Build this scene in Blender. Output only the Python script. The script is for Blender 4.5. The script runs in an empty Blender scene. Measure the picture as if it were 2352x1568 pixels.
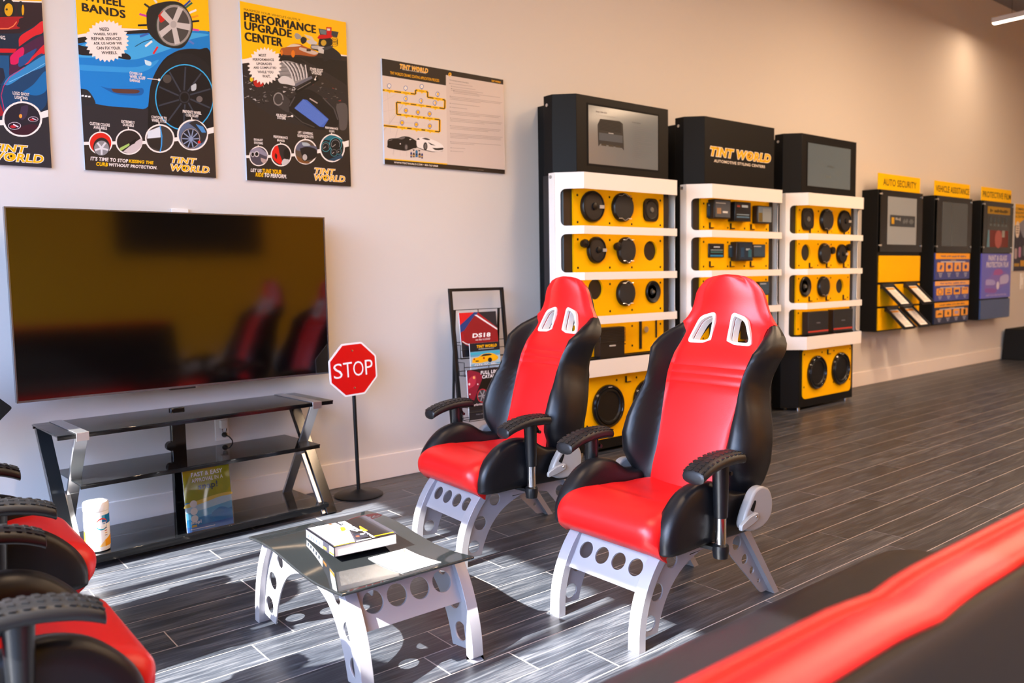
import bpy, bmesh, math, random
from math import sin, cos, pi, radians, sqrt
from mathutils import Vector, Matrix
random.seed(7)
SC = bpy.context.scene
COL = SC.collection

# ------------------------------------------------------------------ camera
IMW, IMH, FPX = 2352, 1568, 1882.05
YAW, PITCH, ROLL = radians(39.239), radians(-4.6777), radians(-0.9203)
CAM = Vector((0.0, -4.2671, 1.2160))
_f = Vector((sin(YAW)*cos(PITCH), cos(YAW)*cos(PITCH), sin(PITCH)))
_r0 = Vector((cos(YAW), -sin(YAW), 0.0)); _u0 = _r0.cross(_f)
CR = cos(ROLL)*_r0 + sin(ROLL)*_u0
CU = -sin(ROLL)*_r0 + cos(ROLL)*_u0
cam = bpy.data.cameras.new('camera'); camo = bpy.data.objects.new('camera', cam); COL.objects.link(camo)
camo.matrix_world = Matrix(((CR.x, CU.x, -_f.x, CAM.x), (CR.y, CU.y, -_f.y, CAM.y), (CR.z, CU.z, -_f.z, CAM.z), (0, 0, 0, 1)))
cam.sensor_width = 36.0; cam.lens = FPX/IMW*36.0
cam.clip_start = 0.05; cam.clip_end = 200
cam.dof.use_dof = True; cam.dof.focus_distance = 3.1; cam.dof.aperture_fstop = 2.8
SC.camera = camo

# ------------------------------------------------------------------ light
SC.view_settings.view_transform = 'Standard'; SC.view_settings.look = 'None'
SC.view_settings.gamma = 1.0; SC.view_settings.use_curve_mapping = False
SC.view_settings.exposure = -0.08
SC.cycles.use_denoising = True
SC.cycles.max_bounces = 10; SC.cycles.diffuse_bounces = 5; SC.cycles.glossy_bounces = 5
SC.cycles.transmission_bounces = 6; SC.cycles.transparent_max_bounces = 10
SC.cycles.sample_clamp_indirect = 6.0
SC.cycles.caustics_reflective = False; SC.cycles.caustics_refractive = False
SUN_EL, SUN_AZ = radians(38.8), radians(4.8)      # sunlight travels towards +x, a little towards the display wall
sund = Vector((cos(SUN_EL)*cos(SUN_AZ), cos(SUN_EL)*sin(SUN_AZ), -sin(SUN_EL)))
sl = bpy.data.lights.new('sun', 'SUN'); sl.energy = 46.0; sl.angle = radians(0.55); sl.color = (1.0, 0.96, 0.91)
so = bpy.data.objects.new('sun', sl); COL.objects.link(so)
so.rotation_euler = sund.to_track_quat('-Z', 'Y').to_euler(); so.location = (-8, -4, 8)
W = bpy.data.worlds.new('sky'); SC.world = W; W.use_nodes = True
wn = W.node_tree.nodes; wn.clear()
wo = wn.new('ShaderNodeOutputWorld'); wb = wn.new('ShaderNodeBackground'); sk = wn.new('ShaderNodeTexSky')
sk.sky_type = 'NISHITA'; sk.sun_disc = False; sk.sun_elevation = SUN_EL; sk.sun_rotation = radians(-90); sk.air_density = 1.0; sk.dust_density = 2.0
wm = wn.new('ShaderNodeMix'); wm.data_type = 'RGBA'; wm.blend_type = 'MULTIPLY'; wm.inputs['Factor'].default_value = 1.0; wm.inputs['B'].default_value = (0.72, 0.90, 1.30, 1)
W.node_tree.links.new(sk.outputs[0], wm.inputs['A']); W.node_tree.links.new(wm.outputs['Result'], wb.inputs[0]); W.node_tree.links.new(wb.outputs[0], wo.inputs[0])
wb.inputs[1].default_value = 1.65
WARM = (1.0, 0.68, 0.42)
ROOM_LIGHT_W = 68.0        # each linear pendant

# ------------------------------------------------------------------ materials
def lin(c):
    if isinstance(c, str):
        c = tuple(int(c[i:i+2], 16)/255 for i in (0, 2, 4))
    return tuple((x/12.92 if x <= 0.04045 else ((x+0.055)/1.055)**2.4) for x in c)
_M = {}
def mat(name, col='808080', rough=0.5, metal=0.0, coat=0.0, spec=0.5, bump=None, emit=None, sheen=0.0, vary=0.0):
    if name in _M: return _M[name]
    m = bpy.data.materials.new(name); m.use_nodes = True; _M[name] = m
    nt = m.node_tree; b = nt.nodes['Principled BSDF']
    c = lin(col); b.inputs['Base Color'].default_value = (*c, 1)
    b.inputs['Roughness'].default_value = rough; b.inputs['Metallic'].default_value = metal
    b.inputs['Coat Weight'].default_value = coat; b.inputs['Coat Roughness'].default_value = 0.05
    b.inputs['Specular IOR Level'].default_value = spec
    if sheen: b.inputs['Sheen Weight'].default_value = sheen
    if emit:
        b.inputs['Emission Color'].default_value = (*lin(emit[0]), 1); b.inputs['Emission Strength'].default_value = emit[1]
    tc = None
    if bump or vary:
        tc = nt.nodes.new('ShaderNodeTexCoord')
    if bump:
        kind, scale, strength = bump
        if kind == 'noise':
            t = nt.nodes.new('ShaderNodeTexNoise'); t.inputs['Scale'].default_value = scale; t.inputs['Detail'].default_value = 3; o = t.outputs['Fac']
        else:
            t = nt.nodes.new('ShaderNodeTexVoronoi'); t.inputs['Scale'].default_value = scale; o = t.outputs['Distance']
        nt.links.new(tc.outputs['Object'], t.inputs['Vector'])
        bp = nt.nodes.new('ShaderNodeBump'); bp.inputs['Strength'].default_value = strength; bp.inputs['Distance'].default_value = 0.002
        nt.links.new(o, bp.inputs['Height']); nt.links.new(bp.outputs['Normal'], b.inputs['Normal'])
    if vary:
        t = nt.nodes.new('ShaderNodeTexNoise'); t.inputs['Scale'].default_value = 3.0; t.inputs['Detail'].default_value = 4
        nt.links.new(tc.outputs['Object'], t.inputs['Vector'])
        mx = nt.nodes.new('ShaderNodeMix'); mx.data_type = 'RGBA'
        mx.inputs['A'].default_value = (*[x*(1-vary) for x in c], 1); mx.inputs['B'].default_value = (*[min(1, x*(1+vary)) for x in c], 1)
        nt.links.new(t.outputs['Fac'], mx.inputs['Factor']); nt.links.new(mx.outputs['Result'], b.inputs['Base Color'])
    return m
def ink(c, rough=0.45):                       # printed colour on posters, screens and labels
    return mat('print_%s_%d' % (c, int(rough*100)), c, rough, spec=0.25)
def glass_thin(name, tint, gloss=0.03, opac=0.0, body=(0, 0, 0)):
    if name in _M: return _M[name]
    m = bpy.data.materials.new(name); m.use_nodes = True; _M[name] = m
    nt = m.node_tree; nt.nodes.clear(); o = nt.nodes.new('ShaderNodeOutputMaterial')
    tr = nt.nodes.new('ShaderNodeBsdfTransparent'); tr.inputs[0].default_value = (*tint, 1)
    gl = nt.nodes.new('ShaderNodeBsdfGlossy'); gl.inputs['Roughness'].default_value = gloss; gl.inputs['Color'].default_value = (1, 1, 1, 1)
    fr = nt.nodes.new('ShaderNodeFresnel'); fr.inputs['IOR'].default_value = 1.5
    mx = nt.nodes.new('ShaderNodeMixShader')
    base = tr.outputs[0]
    if opac:
        df = nt.nodes.new('ShaderNodeBsdfDiffuse'); df.inputs[0].default_value = (*body, 1)
        m2 = nt.nodes.new('ShaderNodeMixShader'); m2.inputs[0].default_value = opac
        nt.links.new(tr.outputs[0], m2.inputs[1]); nt.links.new(df.outputs[0], m2.inputs[2]); base = m2.outputs[0]
    nt.links.new(fr.outputs[0], mx.inputs[0]); nt.links.new(base, mx.inputs[1]); nt.links.new(gl.outputs[0], mx.inputs[2])
    nt.links.new(mx.outputs[0], o.inputs[0])
    return m

BLACK = mat('black_powder_coat', '131416', 0.42, spec=.3)
BLACKSAT = mat('black_laminate', '0f1012', 0.45, spec=.16, bump=('noise', 400, 0.05))
BLACKMATT = mat('matt_black', '0d0d0e', 0.7, spec=.2)
BLACKPL = mat('black_plastic', '111214', 0.33)
RUBBER = mat('black_rubber', '141416', 0.42)
VINB = mat('black_vinyl', '121215', 0.37, spec=.36, bump=('noise', 260, 0.12))
VINR = mat('red_vinyl', 'd61616', 0.36, bump=('noise', 260, 0.10))
SILVER = mat('silver_painted_steel', 'a3a1a6', 0.38, metal=0.25, bump=('noise', 500, 0.05))
CASTG = mat('cast_grey_plastic', '9f9c99', 0.40)
CHROME = mat('chrome', 'e6e6e8', 0.12, metal=1.0)
BRUSHED = mat('brushed_steel', 'cfcfd2', 0.28, metal=0.9)
WHITEPC = mat('white_powder_coat', 'f3eee9', 0.38)
YEL = mat('yellow_panel', 'ffbc00', 0.55, spec=.1)
YELL2 = mat('yellow_card', 'ffc800', 0.5, spec=.1)
PAPER = mat('white_paper', 'f4f2ee', 0.6)
SPKB = mat('speaker_basket_black', '0f0f10', 0.36, spec=.35)
SPKC = mat('speaker_cone_black', '1c1c1e', 0.5)
SPKG = mat('gloss_black_trim', '0c0c0d', 0.15)
DGLASS = mat('black_glass', '050506', 0.06, coat=0.0, spec=0.35)

# ------------------------------------------------------------------ mesh builder
def V3(p): return Vector(p)
class MB:
    def __init__(s): s.v = []; s.f = []; s.mi = []; s.mats = []; s.smooth = []
    def _m(s, m):
        if m not in s.mats: s.mats.append(m)
        return s.mats.index(m)
    def face(s, idx, m, sm=False): s.f.append(tuple(idx)); s.mi.append(s._m(m)); s.smooth.append(sm)
    def add(s, verts, faces, m, sm=False):
        o = len(s.v); s.v.extend(tuple(v) for v in verts)
        for f in faces: s.face([i+o for i in f], m, sm)
    def box(s, a, b, m):
        x0, y0, z0 = a; x1, y1, z1 = b
        if x0 > x1: x0, x1 = x1, x0
        if y0 > y1: y0, y1 = y1, y0
        if z0 > z1: z0, z1 = z1, z0
        s.add([(x0,y0,z0),(x1,y0,z0),(x1,y1,z0),(x0,y1,z0),(x0,y0,z1),(x1,y0,z1),(x1,y1,z1),(x0,y1,z1)],
              [(0,3,2,1),(4,5,6,7),(0,1,5,4),(1,2,6,5),(2,3,7,6),(3,0,4,7)], m)
    def obox(s, c, U, Vv, N, m):              # centre and three half-axis vectors
        c = V3(c); U = V3(U); Vv = V3(Vv); N = V3(N)
        p = [c+i*U+j*Vv+k*N for k in (-1, 1) for (i, j) in ((-1,-1),(1,-1),(1,1),(-1,1))]
        s.add(p, [(0,3,2,1),(4,5,6,7),(0,1,5,4),(1,2,6,5),(2,3,7,6),(3,0,4,7)], m)
    def bar(s, p, q, w, h, m, up=(0, 0, 1)):    # square bar between two points
        p = V3(p); q = V3(q); d = (q-p).normalized(); up = V3(up)
        if abs(d.dot(up)) > 0.99: up = Vector((1, 0, 0))
        a = d.cross(up).normalized(); b = a.cross(d)
        s.obox((p+q)/2, a*w/2, b*h/2, (q-p)/2, m)
    def prism(s, poly, O, U, Vv, N, m):         # polygon in the U,V plane pushed along vector N
        O = V3(O); U = V3(U); Vv = V3(Vv); N = V3(N); n = len(poly)
        a = [O+U*x+Vv*y for x, y in poly]; b = [q+N for q in a]
        s.add(a+b, [tuple(range(n))[::-1], tuple(range(n, 2*n))]+[(i, (i+1) % n, n+(i+1) % n, n+i) for i in range(n)], m)
    def ring(s, c, ax, r, n, ref=None):
        c = V3(c); ax = V3(ax).normalized(); ref = ref or (Vector((0, 0, 1)) if abs(ax.z) < .9 else Vector((1, 0, 0)))
        a = ax.cross(ref).normalized(); b = ax.cross(a)
        return [c+a*(r*cos(2*pi*i/n))+b*(r*sin(2*pi*i/n)) for i in range(n)]
    def cyl(s, p, q, r0, r1, m, n=20, caps=True):
        p = V3(p); q = V3(q); d = q-p
        A = s.ring(p, d, r0, n); B = s.ring(q, d, r1, n); o = len(s.v); s.v.extend(tuple(x) for x in A+B)
        for i in range(n): s.face((o+i, o+(i+1) % n, o+n+(i+1) % n, o+n+i), m, True)
        if caps: s.face([o+i for i in range(n)][::-1], m); s.face([o+n+i for i in range(n)], m)
    def tube(s, path, r, m, n=8):
        path = [V3(p) for p in path]; o = len(s.v); ref = None
        for k, p in enumerate(path):
            d = (path[min(k+1, len(path)-1)]-path[max(k-1, 0)]).normalized()
            if ref is None: ref = Vector((0, 0, 1)) if abs(d.z) < .9 else Vector((1, 0, 0))
            a = d.cross(ref).normalized(); b = a.cross(d); ref = b
            s.v.extend(tuple(p+a*(r*cos(2*pi*i/n))+b*(r*sin(2*pi*i/n))) for i in range(n))
        for k in range(len(path)-1):
            for i in range(n): s.face((o+k*n+i, o+k*n+(i+1) % n, o+(k+1)*n+(i+1) % n, o+(k+1)*n+i), m, True)
        s.face([o+i for i in range(n)][::-1], m); e = o+(len(path)-1)*n; s.face([e+i for i in range(n)], m)
    def lathe(s, prof, O, ax, m, n=28, ell=(1, 1), ref=None):      # prof of (radius, height along ax)
        O = V3(O); ax = V3(ax).normalized(); ref = V3(ref) if ref else (Vector((0, 0, 1)) if abs(ax.z) < .9 else Vector((1, 0, 0)))
        a = ax.cross(ref).normalized(); b = ax.cross(a); o = len(s.v)
        ms = m if isinstance(m, list) else [m]*(len(prof)-1)
        for r, h in prof:
            s.v.extend(tuple(O+ax*h+a*(r*ell[0]*cos(2*pi*i/n))+b*(r*ell[1]*sin(2*pi*i/n))) for i in range(n))
        for k in range(len(prof)-1):
            for i in range(n): s.face((o+k*n+i, o+k*n+(i+1) % n, o+(k+1)*n+(i+1) % n, o+(k+1)*n+i), ms[k], True)
        if prof[0][0] > 1e-5: s.face([o+i for i in range(n)][::-1], ms[0])
        e = o+(len(prof)-1)*n
        if prof[-1][0] > 1e-5: s.face([e+i for i in range(n)], ms[-1])
    def loft(s, rows, m, closed=True, caps=True, sm=True):
        n = len(rows[0]); o = len(s.v)
        for r in rows: s.v.extend(tuple(p) for p in r)
        for k in range(len(rows)-1):
            for i in range(n if closed else n-1): s.face((o+k*n+i, o+k*n+(i+1) % n, o+(k+1)*n+(i+1) % n, o+(k+1)*n+i), m, sm)
        if caps:
            s.face([o+i for i in range(n)][::-1], m, sm); e = o+(len(rows)-1)*n; s.face([e+i for i in range(n)], m, sm)
    def plate(s, outline, holes, O, U, Vv, N, m):   # flat plate with round or shaped holes, thickness |N|, centred on O
        vs, fs = plate2d(outline, holes)
        O = V3(O); U = V3(U); Vv = V3(Vv); N = V3(N)
        s.add([O+U*x+Vv*y+N*(z*.5) for x, y, z in vs], fs, m)
    def build(s, name, parent=None, bevel=0.0, segs=2, angle=35, subsurf=0, loc=None):
        me = bpy.data.meshes.new(name); me.from_pydata([tuple(v) for v in s.v], [], s.f)
        for m in s.mats: me.materials.append(m)
        me.polygons.foreach_set('material_index', s.mi); me.update()
        bm = bmesh.new(); bm.from_mesh(me); bmesh.ops.remove_doubles(bm, verts=bm.verts, dist=1e-6)
        bmesh.ops.recalc_face_normals(bm, faces=bm.faces) if not getattr(s, 'keepn', False) else None
        bm.to_mesh(me); bm.free()
        me.polygons.foreach_set('use_smooth', [True]*len(me.polygons)); me.set_sharp_from_angle(angle=radians(angle))
        o = bpy.data.objects.new(name, me); COL.objects.link(o)
        if parent: o.parent = parent
        if loc is not None: o.location = loc
        if bevel:
            b = o.modifiers.new('bevel', 'BEVEL'); b.width = bevel; b.segments = segs; b.limit_method = 'ANGLE'; b.angle_limit = radians(40)
            b.harden_normals = False
        if subsurf:
            b = o.modifiers.new('sub', 'SUBSURF'); b.levels = subsurf; b.render_levels = subsurf
        return o
_plates = {}
def plate2d(outline, holes):
    key = repr((outline, holes))
    if key in _plates: return _plates[key]
    c = bpy.data.curves.new('plate', 'CURVE'); c.dimensions = '2D'; c.fill_mode = 'BOTH'; c.extrude = 1.0
    for pts in [outline]+list(holes):
        sp = c.splines.new('POLY'); sp.points.add(len(pts)-1); sp.use_cyclic_u = True
        for p, q in zip(sp.points, pts): p.co = (q[0], q[1], 0, 1)
    o = bpy.data.objects.new('plate', c); me = o.to_mesh()
    r = ([tuple(v.co) for v in me.vertices], [tuple(p.vertices) for p in me.polygons])
    o.to_mesh_clear(); bpy.data.objects.remove(o); bpy.data.curves.remove(c)
    _plates[key] = r
    return r
def circ(cx, cy, rx, n=24, ry=None):
    ry = rx if ry is None else ry
    return [(cx+rx*cos(2*pi*i/n), cy+ry*sin(2*pi*i/n)) for i in range(n)]
def rrect(x0, y0, x1, y1, r, n=5):
    out = []
    for cx, cy, a in ((x1-r, y0+r, -90), (x1-r, y1-r, 0), (x0+r, y1-r, 90), (x0+r, y0+r, 180)):
        for i in range(n+1):
            t = radians(a+90*i/n); out.append((cx+r*cos(t), cy+r*sin(t)))
    return out
def rpoly(pts, r, n=5):                       # polygon with rounded corners
    out = []; m = len(pts)
    for i in range(m):
        p0, p, p1 = Vector(pts[i-1]), Vector(pts[i]), Vector(pts[(i+1) % m])
        a = (p0-p).normalized(); b = (p1-p).normalized(); rr = min(r, (p0-p).length*.45, (p1-p).length*.45)
        A = p+a*rr; B = p+b*rr
        for k in range(n+1):
            t = k/n; q = A*(1-t)**2+p*2*t*(1-t)+B*t*t; out.append((q.x, q.y))
    return out
def smoothpath(pts, n=6):                     # Catmull-Rom through points
    P = [Vector(p) for p in pts]; out = []
    for i in range(len(P)-1):
        p0 = P[i-1] if i else P[i]*2-P[i+1]; p1 = P[i]; p2 = P[i+1]; p3 = P[i+2] if i+2 < len(P) else P[i+1]*2-P[i]
        for k in range(n):
            t = k/n; out.append(tuple(.5*((2*p1)+(p2-p0)*t+(2*p0-5*p1+4*p2-p3)*t*t+(3*p1-p0-3*p2+p3)*t**3)))
    out.append(tuple(P[-1])); return out
def interp(tab, s):
    if s <= tab[0][0]: return tab[0][1]
    for (a, x), (b, y) in zip(tab, tab[1:]):
        if s <= b:
            t = (s-a)/(b-a); t = t*t*(3-2*t) if False else t
            return x+(y-x)*t
    return tab[-1][1]

# ------------------------------------------------------------------ naming
def tag(o, label=None, cat=None, group=None, kind=None):
    if label: o['label'] = label
    if cat: o['category'] = cat
    if group: o['group'] = group
    if kind: o['kind'] = kind
    return o
def thing(name, label, cat, loc=(0, 0, 0), rotz=0.0, group=None):
    o = bpy.data.objects.new(name, None); COL.objects.link(o); o.location = loc; o.rotation_euler = (0, 0, rotz)
    o.empty_display_size = 0.1
    return tag(o, label, cat, group)
def struct(o): o['kind'] = 'structure'; return o
def dup(root, loc, rotz, label, group=None):
    r = root.copy(); COL.objects.link(r); r.location = loc; r.rotation_euler = (0, 0, rotz); r['label'] = label
    if group: r['group'] = group
    for ch in list(root.children):
        c = ch.copy(); COL.objects.link(c); c.parent = r
        for g in list(ch.children):
            d = g.copy(); COL.objects.link(d); d.parent = c
    return r

# ------------------------------------------------------------------ printing on flat faces
_T = {}
def text_geo(s, off=0.0, shear=0.0, spacing=1.0):
    k = (s, off, shear, spacing)
    if k in _T: return _T[k]
    c = bpy.data.curves.new('t', 'FONT'); c.body = s; c.offset = off; c.shear = shear; c.space_character = spacing; c.resolution_u = 3; c.fill_mode = 'FRONT'
    o = bpy.data.objects.new('t', c); me = o.to_mesh()
    r = ([(v.co.x, v.co.y) for v in me.vertices], [tuple(p.vertices) for p in me.polygons])
    o.to_mesh_clear(); bpy.data.objects.remove(o); bpy.data.curves.remove(c)
    _T[k] = r
    return r
class Print:
    """Draws flat printed shapes on a plane: origin O, right U, up Vv, outward N (all metres)."""
    def __init__(s, mb, O, U, Vv, N, eps=0.0005, crop=None, clip=None):
        s.mb = mb; s.O = V3(O); s.U = V3(U).normalized(); s.V = V3(Vv).normalized(); s.N = V3(N).normalized(); s.eps = eps; s.crop = crop; s.clip = clip; s.k = 0
    def P(s, x, y):                               # a point of the print, read off the photograph, in plane metres
        if s.crop is None: return (x, y)
        ox, oy, sc = s.crop; px = ox+x/sc; py = oy+y/sc
        d = _f+CR*((px-IMW/2)/FPX)-CU*((py-IMH/2)/FPX)
        t = (s.O-CAM).dot(s.N)/d.dot(s.N); q = CAM+d*t-s.O
        return (q.dot(s.U), q.dot(s.V))
    def _pt(s, u, v, layer): return s.O+s.U*u+s.V*v+s.N*(s.eps*layer)
    def raw(s, uv, faces, c, layer):
        m = c if not isinstance(c, str) else ink(c)
        s.k += 1
        s.mb.add([s._pt(u, v, layer+0.006*(s.k % 37)) for u, v in uv], faces, m)
    def poly(s, pts, c, layer=1):
        uv = [s.P(*p) for p in pts]
        if s.clip: uv = clip_poly(uv, s.clip)
        if len(uv) < 3: return
        vs, fs = plate_flat(uv); s.raw(vs, fs, c, layer)
    def curve(s, pts, c, layer=1, n=5):
        s.poly(smoothpath(list(pts)+[pts[0]], n)[:-1], c, layer)
    def disc(s, cx, cy, rx, c, layer=1, ry=None, n=28): s.poly(circ(cx, cy, rx, n, ry), c, layer)
    def rect(s, x0, y0, x1, y1, c, layer=1): s.poly([(x0, y0), (x1, y0), (x1, y1), (x0, y1)], c, layer)
    def line(s, a, b, w, c, layer=1):
        A = Vector(a); B = Vector(b); d = (B-A).normalized(); n = Vector((-d.y, d.x))*w/2
        s.poly([tuple(A+n), tuple(B+n), tuple(B-n), tuple(A-n)], c, layer)
    def path(s, pts, w, c, layer=1):
        for a, b in zip(pts, pts[1:]): s.line(a, b, w, c, layer)
    def ring(s, cx, cy, r0, r1, c, layer=1, a0=0, a1=360, n=36, ryk=1.0):
        pts = [(cx+r1*cos(radians(a0+(a1-a0)*i/n)), cy+ryk*r1*sin(radians(a0+(a1-a0)*i/n))) for i in range(n+1)]
        pin = [(cx+r0*cos(radians(a0+(a1-a0)*i/n)), cy+ryk*r0*sin(radians(a0+(a1-a0)*i/n))) for i in range(n+1)]
        for i in range(n): s.poly([pts[i], pts[i+1], pin[i+1], pin[i]], c, layer)
    def star(s, cx, cy, r0, r1, k, c, layer=1, rot=0, ryk=1.0):
        s.poly([(cx+(r1 if i % 2 else r0)*cos(rot+pi*i/k), cy+ryk*(r1 if i % 2 else r0)*sin(rot+pi*i/k)) for i in range(2*k)], c, layer)
    def text(s, t, bl, tr, c, layer=2, bold=0.0, shear=0.0, outline=None, spacing=None):
        spacing = spacing or 1.0+bold*2.4
        (x0, y0), (x1, y1) = s.P(*bl), s.P(*tr)
        base, fs = text_geo(t, bold, shear, spacing)
        bx0 = min(p[0] for p in base); bx1 = max(p[0] for p in base); by0 = min(p[1] for p in base); by1 = max(p[1] for p in base)
        kx = (x1-x0)/(bx1-bx0); ky = (y1-y0)/(by1-by0)
        if outline:
            ov, of = text_geo(t, bold+outline[1], shear, spacing)
            s.raw([(x0+(p[0]-bx0)*kx, y0+(p[1]-by0)*ky) for p in ov], of, outline[0], layer-.5)
        s.raw([(x0+(p[0]-bx0)*kx, y0+(p[1]-by0)*ky) for p in base], fs, c, layer)
    def text_tilt(s, t, bl, br, hgt, c, layer=2, bold=0.0):     # lettering set at an angle: baseline from bl to br, hgt tall
        a = Vector(s.P(*bl)); b = Vector(s.P(*br)); up = (Vector(s.P(bl[0], bl[1]-hgt))-a).length; d = (b-a); n = Vector((-d.y, d.x)).normalized()*up
        base, fs = text_geo(t, bold, 0.0, 1.0+bold*2.4)
        bx0 = min(p[0] for p in base); bx1 = max(p[0] for p in base); by0 = min(p[1] for p in base); by1 = max(p[1] for p in base)
        s.raw([tuple(a+d*((p[0]-bx0)/(bx1-bx0))+n*((p[1]-by0)/(by1-by0))) for p in base], fs, c, layer)
def plate_flat(uv):
    key = ('flat', repr(uv))
    c = bpy.data.curves.new('p', 'CURVE'); c.dimensions = '2D'; c.fill_mode = 'BOTH'
    sp = c.splines.new('POLY'); sp.points.add(len(uv)-1); sp.use_cyclic_u = True
    for p, q in zip(sp.points, uv): p.co = (q[0], q[1], 0, 1)
    o = bpy.data.objects.new('p', c); me = o.to_mesh()
    r = ([(v.co.x, v.co.y) for v in me.vertices], [tuple(p.vertices) for p in me.polygons])
    o.to_mesh_clear(); bpy.data.objects.remove(o); bpy.data.curves.remove(c)
    return r
def clip_poly(pts, box):
    u0, v0, u1, v1 = box
    for ax, lim, sg in ((0, u0, 1), (0, u1, -1), (1, v0, 1), (1, v1, -1)):
        out = []
        for i in range(len(pts)):
            a = pts[i-1]; b = pts[i]; da = (a[ax]-lim)*sg; db = (b[ax]-lim)*sg
            if (da >= 0) != (db >= 0):
                t = da/(da-db); out.append((a[0]+(b[0]-a[0])*t, a[1]+(b[1]-a[1])*t))
            if db >= 0: out.append(b)
        pts = out
        if len(pts) < 3: return []
    return pts
# ------------------------------------------------------------------ room shell
RX0, RX1, RY0, RZ = -1.6, 15.0, -7.5, 4.49
WALLM = mat('wall_paint', 'd9d4d0', 0.75, bump=('noise', 120, 0.05))
CEILM = mat('ceiling_paint', '8d8d92', 0.85)
YWALL = mat('yellow_wall_paint', 'ffb400', 0.6)
TRIMM = mat('white_trim_paint', 'f0e8e2', 0.45)
ALU = mat('dark_storefront_frame', '2a2b2e', 0.45, metal=0.3)

def floor_material():
    m = bpy.data.materials.new('wood_look_plank_tile'); m.use_nodes = True; nt = m.node_tree; b = nt.nodes['Principled BSDF']
    N = nt.nodes.new; L = nt.links.new
    tc = N('ShaderNodeTexCoord'); at = N('ShaderNodeAttribute'); at.attribute_name = 'plank'; at.attribute_type = 'GEOMETRY'
    mp = N('ShaderNodeMapping'); mp.inputs['Scale'].default_value = (1.2, 16.0, 1.0)
    mulv = N('ShaderNodeVectorMath'); mulv.operation = 'SCALE'; mulv.inputs['Scale'].default_value = 37.0
    addv = N('ShaderNodeVectorMath'); addv.operation = 'ADD'
    L(at.outputs['Vector'], mulv.inputs[0]); L(tc.outputs['Object'], mp.inputs['Vector']); L(mp.outputs[0], addv.inputs[0]); L(mulv.outputs[0], addv.inputs[1])
    n1 = N('ShaderNodeTexNoise'); n1.inputs['Scale'].default_value = 2.2; n1.inputs['Detail'].default_value = 8; n1.inputs['Roughness'].default_value = 0.62; n1.inputs['Distortion'].default_value = 1.1
    L(addv.outputs[0], n1.inputs['Vector'])
    mp2 = N('ShaderNodeMapping'); mp2.inputs['Scale'].default_value = (3.0, 90.0, 1.0); L(tc.outputs['Object'], mp2.inputs['Vector'])
    n2 = N('ShaderNodeTexNoise'); n2.inputs['Scale'].default_value = 2.0; n2.inputs['Detail'].default_value = 4; L(mp2.outputs[0], n2.inputs['Vector'])
    mx = N('ShaderNodeMath'); mx.operation = 'MULTIPLY_ADD'; mx.inputs[1].default_value = 0.45; L(n2.outputs['Fac'], mx.inputs[0])
    ml = N('ShaderNodeMath'); ml.operation = 'MULTIPLY'; ml.inputs[1].default_value = 0.62; L(n1.outputs['Fac'], ml.inputs[0]); L(ml.outputs[0], mx.inputs[2])
    cr = N('ShaderNodeValToRGB'); e = cr.color_ramp.elements
    e[0].position = 0.34; e[0].color = (*lin('191b20'), 1); e[1].position = 0.74; e[1].color = (*lin('67686c'), 1)
    k = cr.color_ramp.elements.new(0.52); k.color = (*lin('33373f'), 1)
    L(mx.outputs[0], cr.inputs[0])
    sep = N('ShaderNodeSeparateXYZ'); L(at.outputs['Vector'], sep.inputs[0])
    mr = N('ShaderNodeMapRange'); mr.inputs['To Min'].default_value = 0.78; mr.inputs['To Max'].default_value = 1.22; L(sep.outputs['X'], mr.inputs['Value'])
    mm = N('ShaderNodeVectorMath'); mm.operation = 'SCALE'; L(cr.outputs[0], mm.inputs[0]); L(mr.outputs[0], mm.inputs['Scale'])
    L(mm.outputs[0], b.inputs['Base Color'])
    rr = N('ShaderNodeMapRange'); rr.inputs['To Min'].default_value = 0.30; rr.inputs['To Max'].default_value = 0.46; L(n1.outputs['Fac'], rr.inputs['Value']); L(rr.outputs[0], b.inputs['Roughness'])
    bp = N('ShaderNodeBump'); bp.inputs['Strength'].default_value = 0.18; bp.inputs['Distance'].default_value = 0.002; L(mx.outputs[0], bp.inputs['Height']); L(bp.outputs[0], b.inputs['Normal'])
    return m
def build_floor():
    pw, pl, g = 0.15175, 0.9270, 0.0044
    known = {-2.268: 2.523, -2.116: 3.224, -1.964: 3.339, -1.812: 4.017, -1.660: 0.986, -1.508: 1.137, -2.420: 3.65, -2.571: 3.5, -0.902: 2.2585, -0.602: 2.14}
    mb = MB(); fm = floor_material(); gm = mat('floor_grout', 'cabfb8', 0.8)
    mb.add([(RX0-.2, RY0, -0.0012), (RX1, RY0, -0.0012), (RX1, 0.0, -0.0012), (RX0-.2, 0.0, -0.0012)], [(0, 1, 2, 3)], gm)
    mb.box((RX0-.2, RY0, -0.12), (RX1, 0, -0.002), gm)
    rnd = random.Random(5); cols = [(0, 0, 0)]*7
    y = -2.268+pw*15; prev = 0.0
    while y > RY0:
        off = next((v for k, v in known.items() if abs(k-y) < 0.03), None)
        if off is None: off = prev+rnd.choice((0.23, 0.31, -0.15, 0.25, 0.40))
        prev = off; x = RX0-.2-pl+((off-(RX0-.2)) % pl)
        while x < RX1:
            a = max(x+g/2, RX0-.2); b = min(x+pl-g/2, RX1); y0 = max(y-pw+g/2, RY0); y1 = min(y-g/2, 0.0)
            if b > a and y1 > y0:
                mb.add([(a, y0, 0), (b, y0, 0), (b, y1, 0), (a, y1, 0)], [(0, 1, 2, 3)], fm); cols.append((rnd.random(), rnd.random(), rnd.random()))
            x += pl
        y -= pw
    mb.keepn = True
    o = mb.build('floor'); o['kind'] = 'structure'
    at = o.data.attributes.new('plank', 'FLOAT_VECTOR', 'FACE')
    if len(cols) == len(o.data.polygons):
        at.data.foreach_set('vector', [c for t in cols for c in t])
build_floor()

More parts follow.
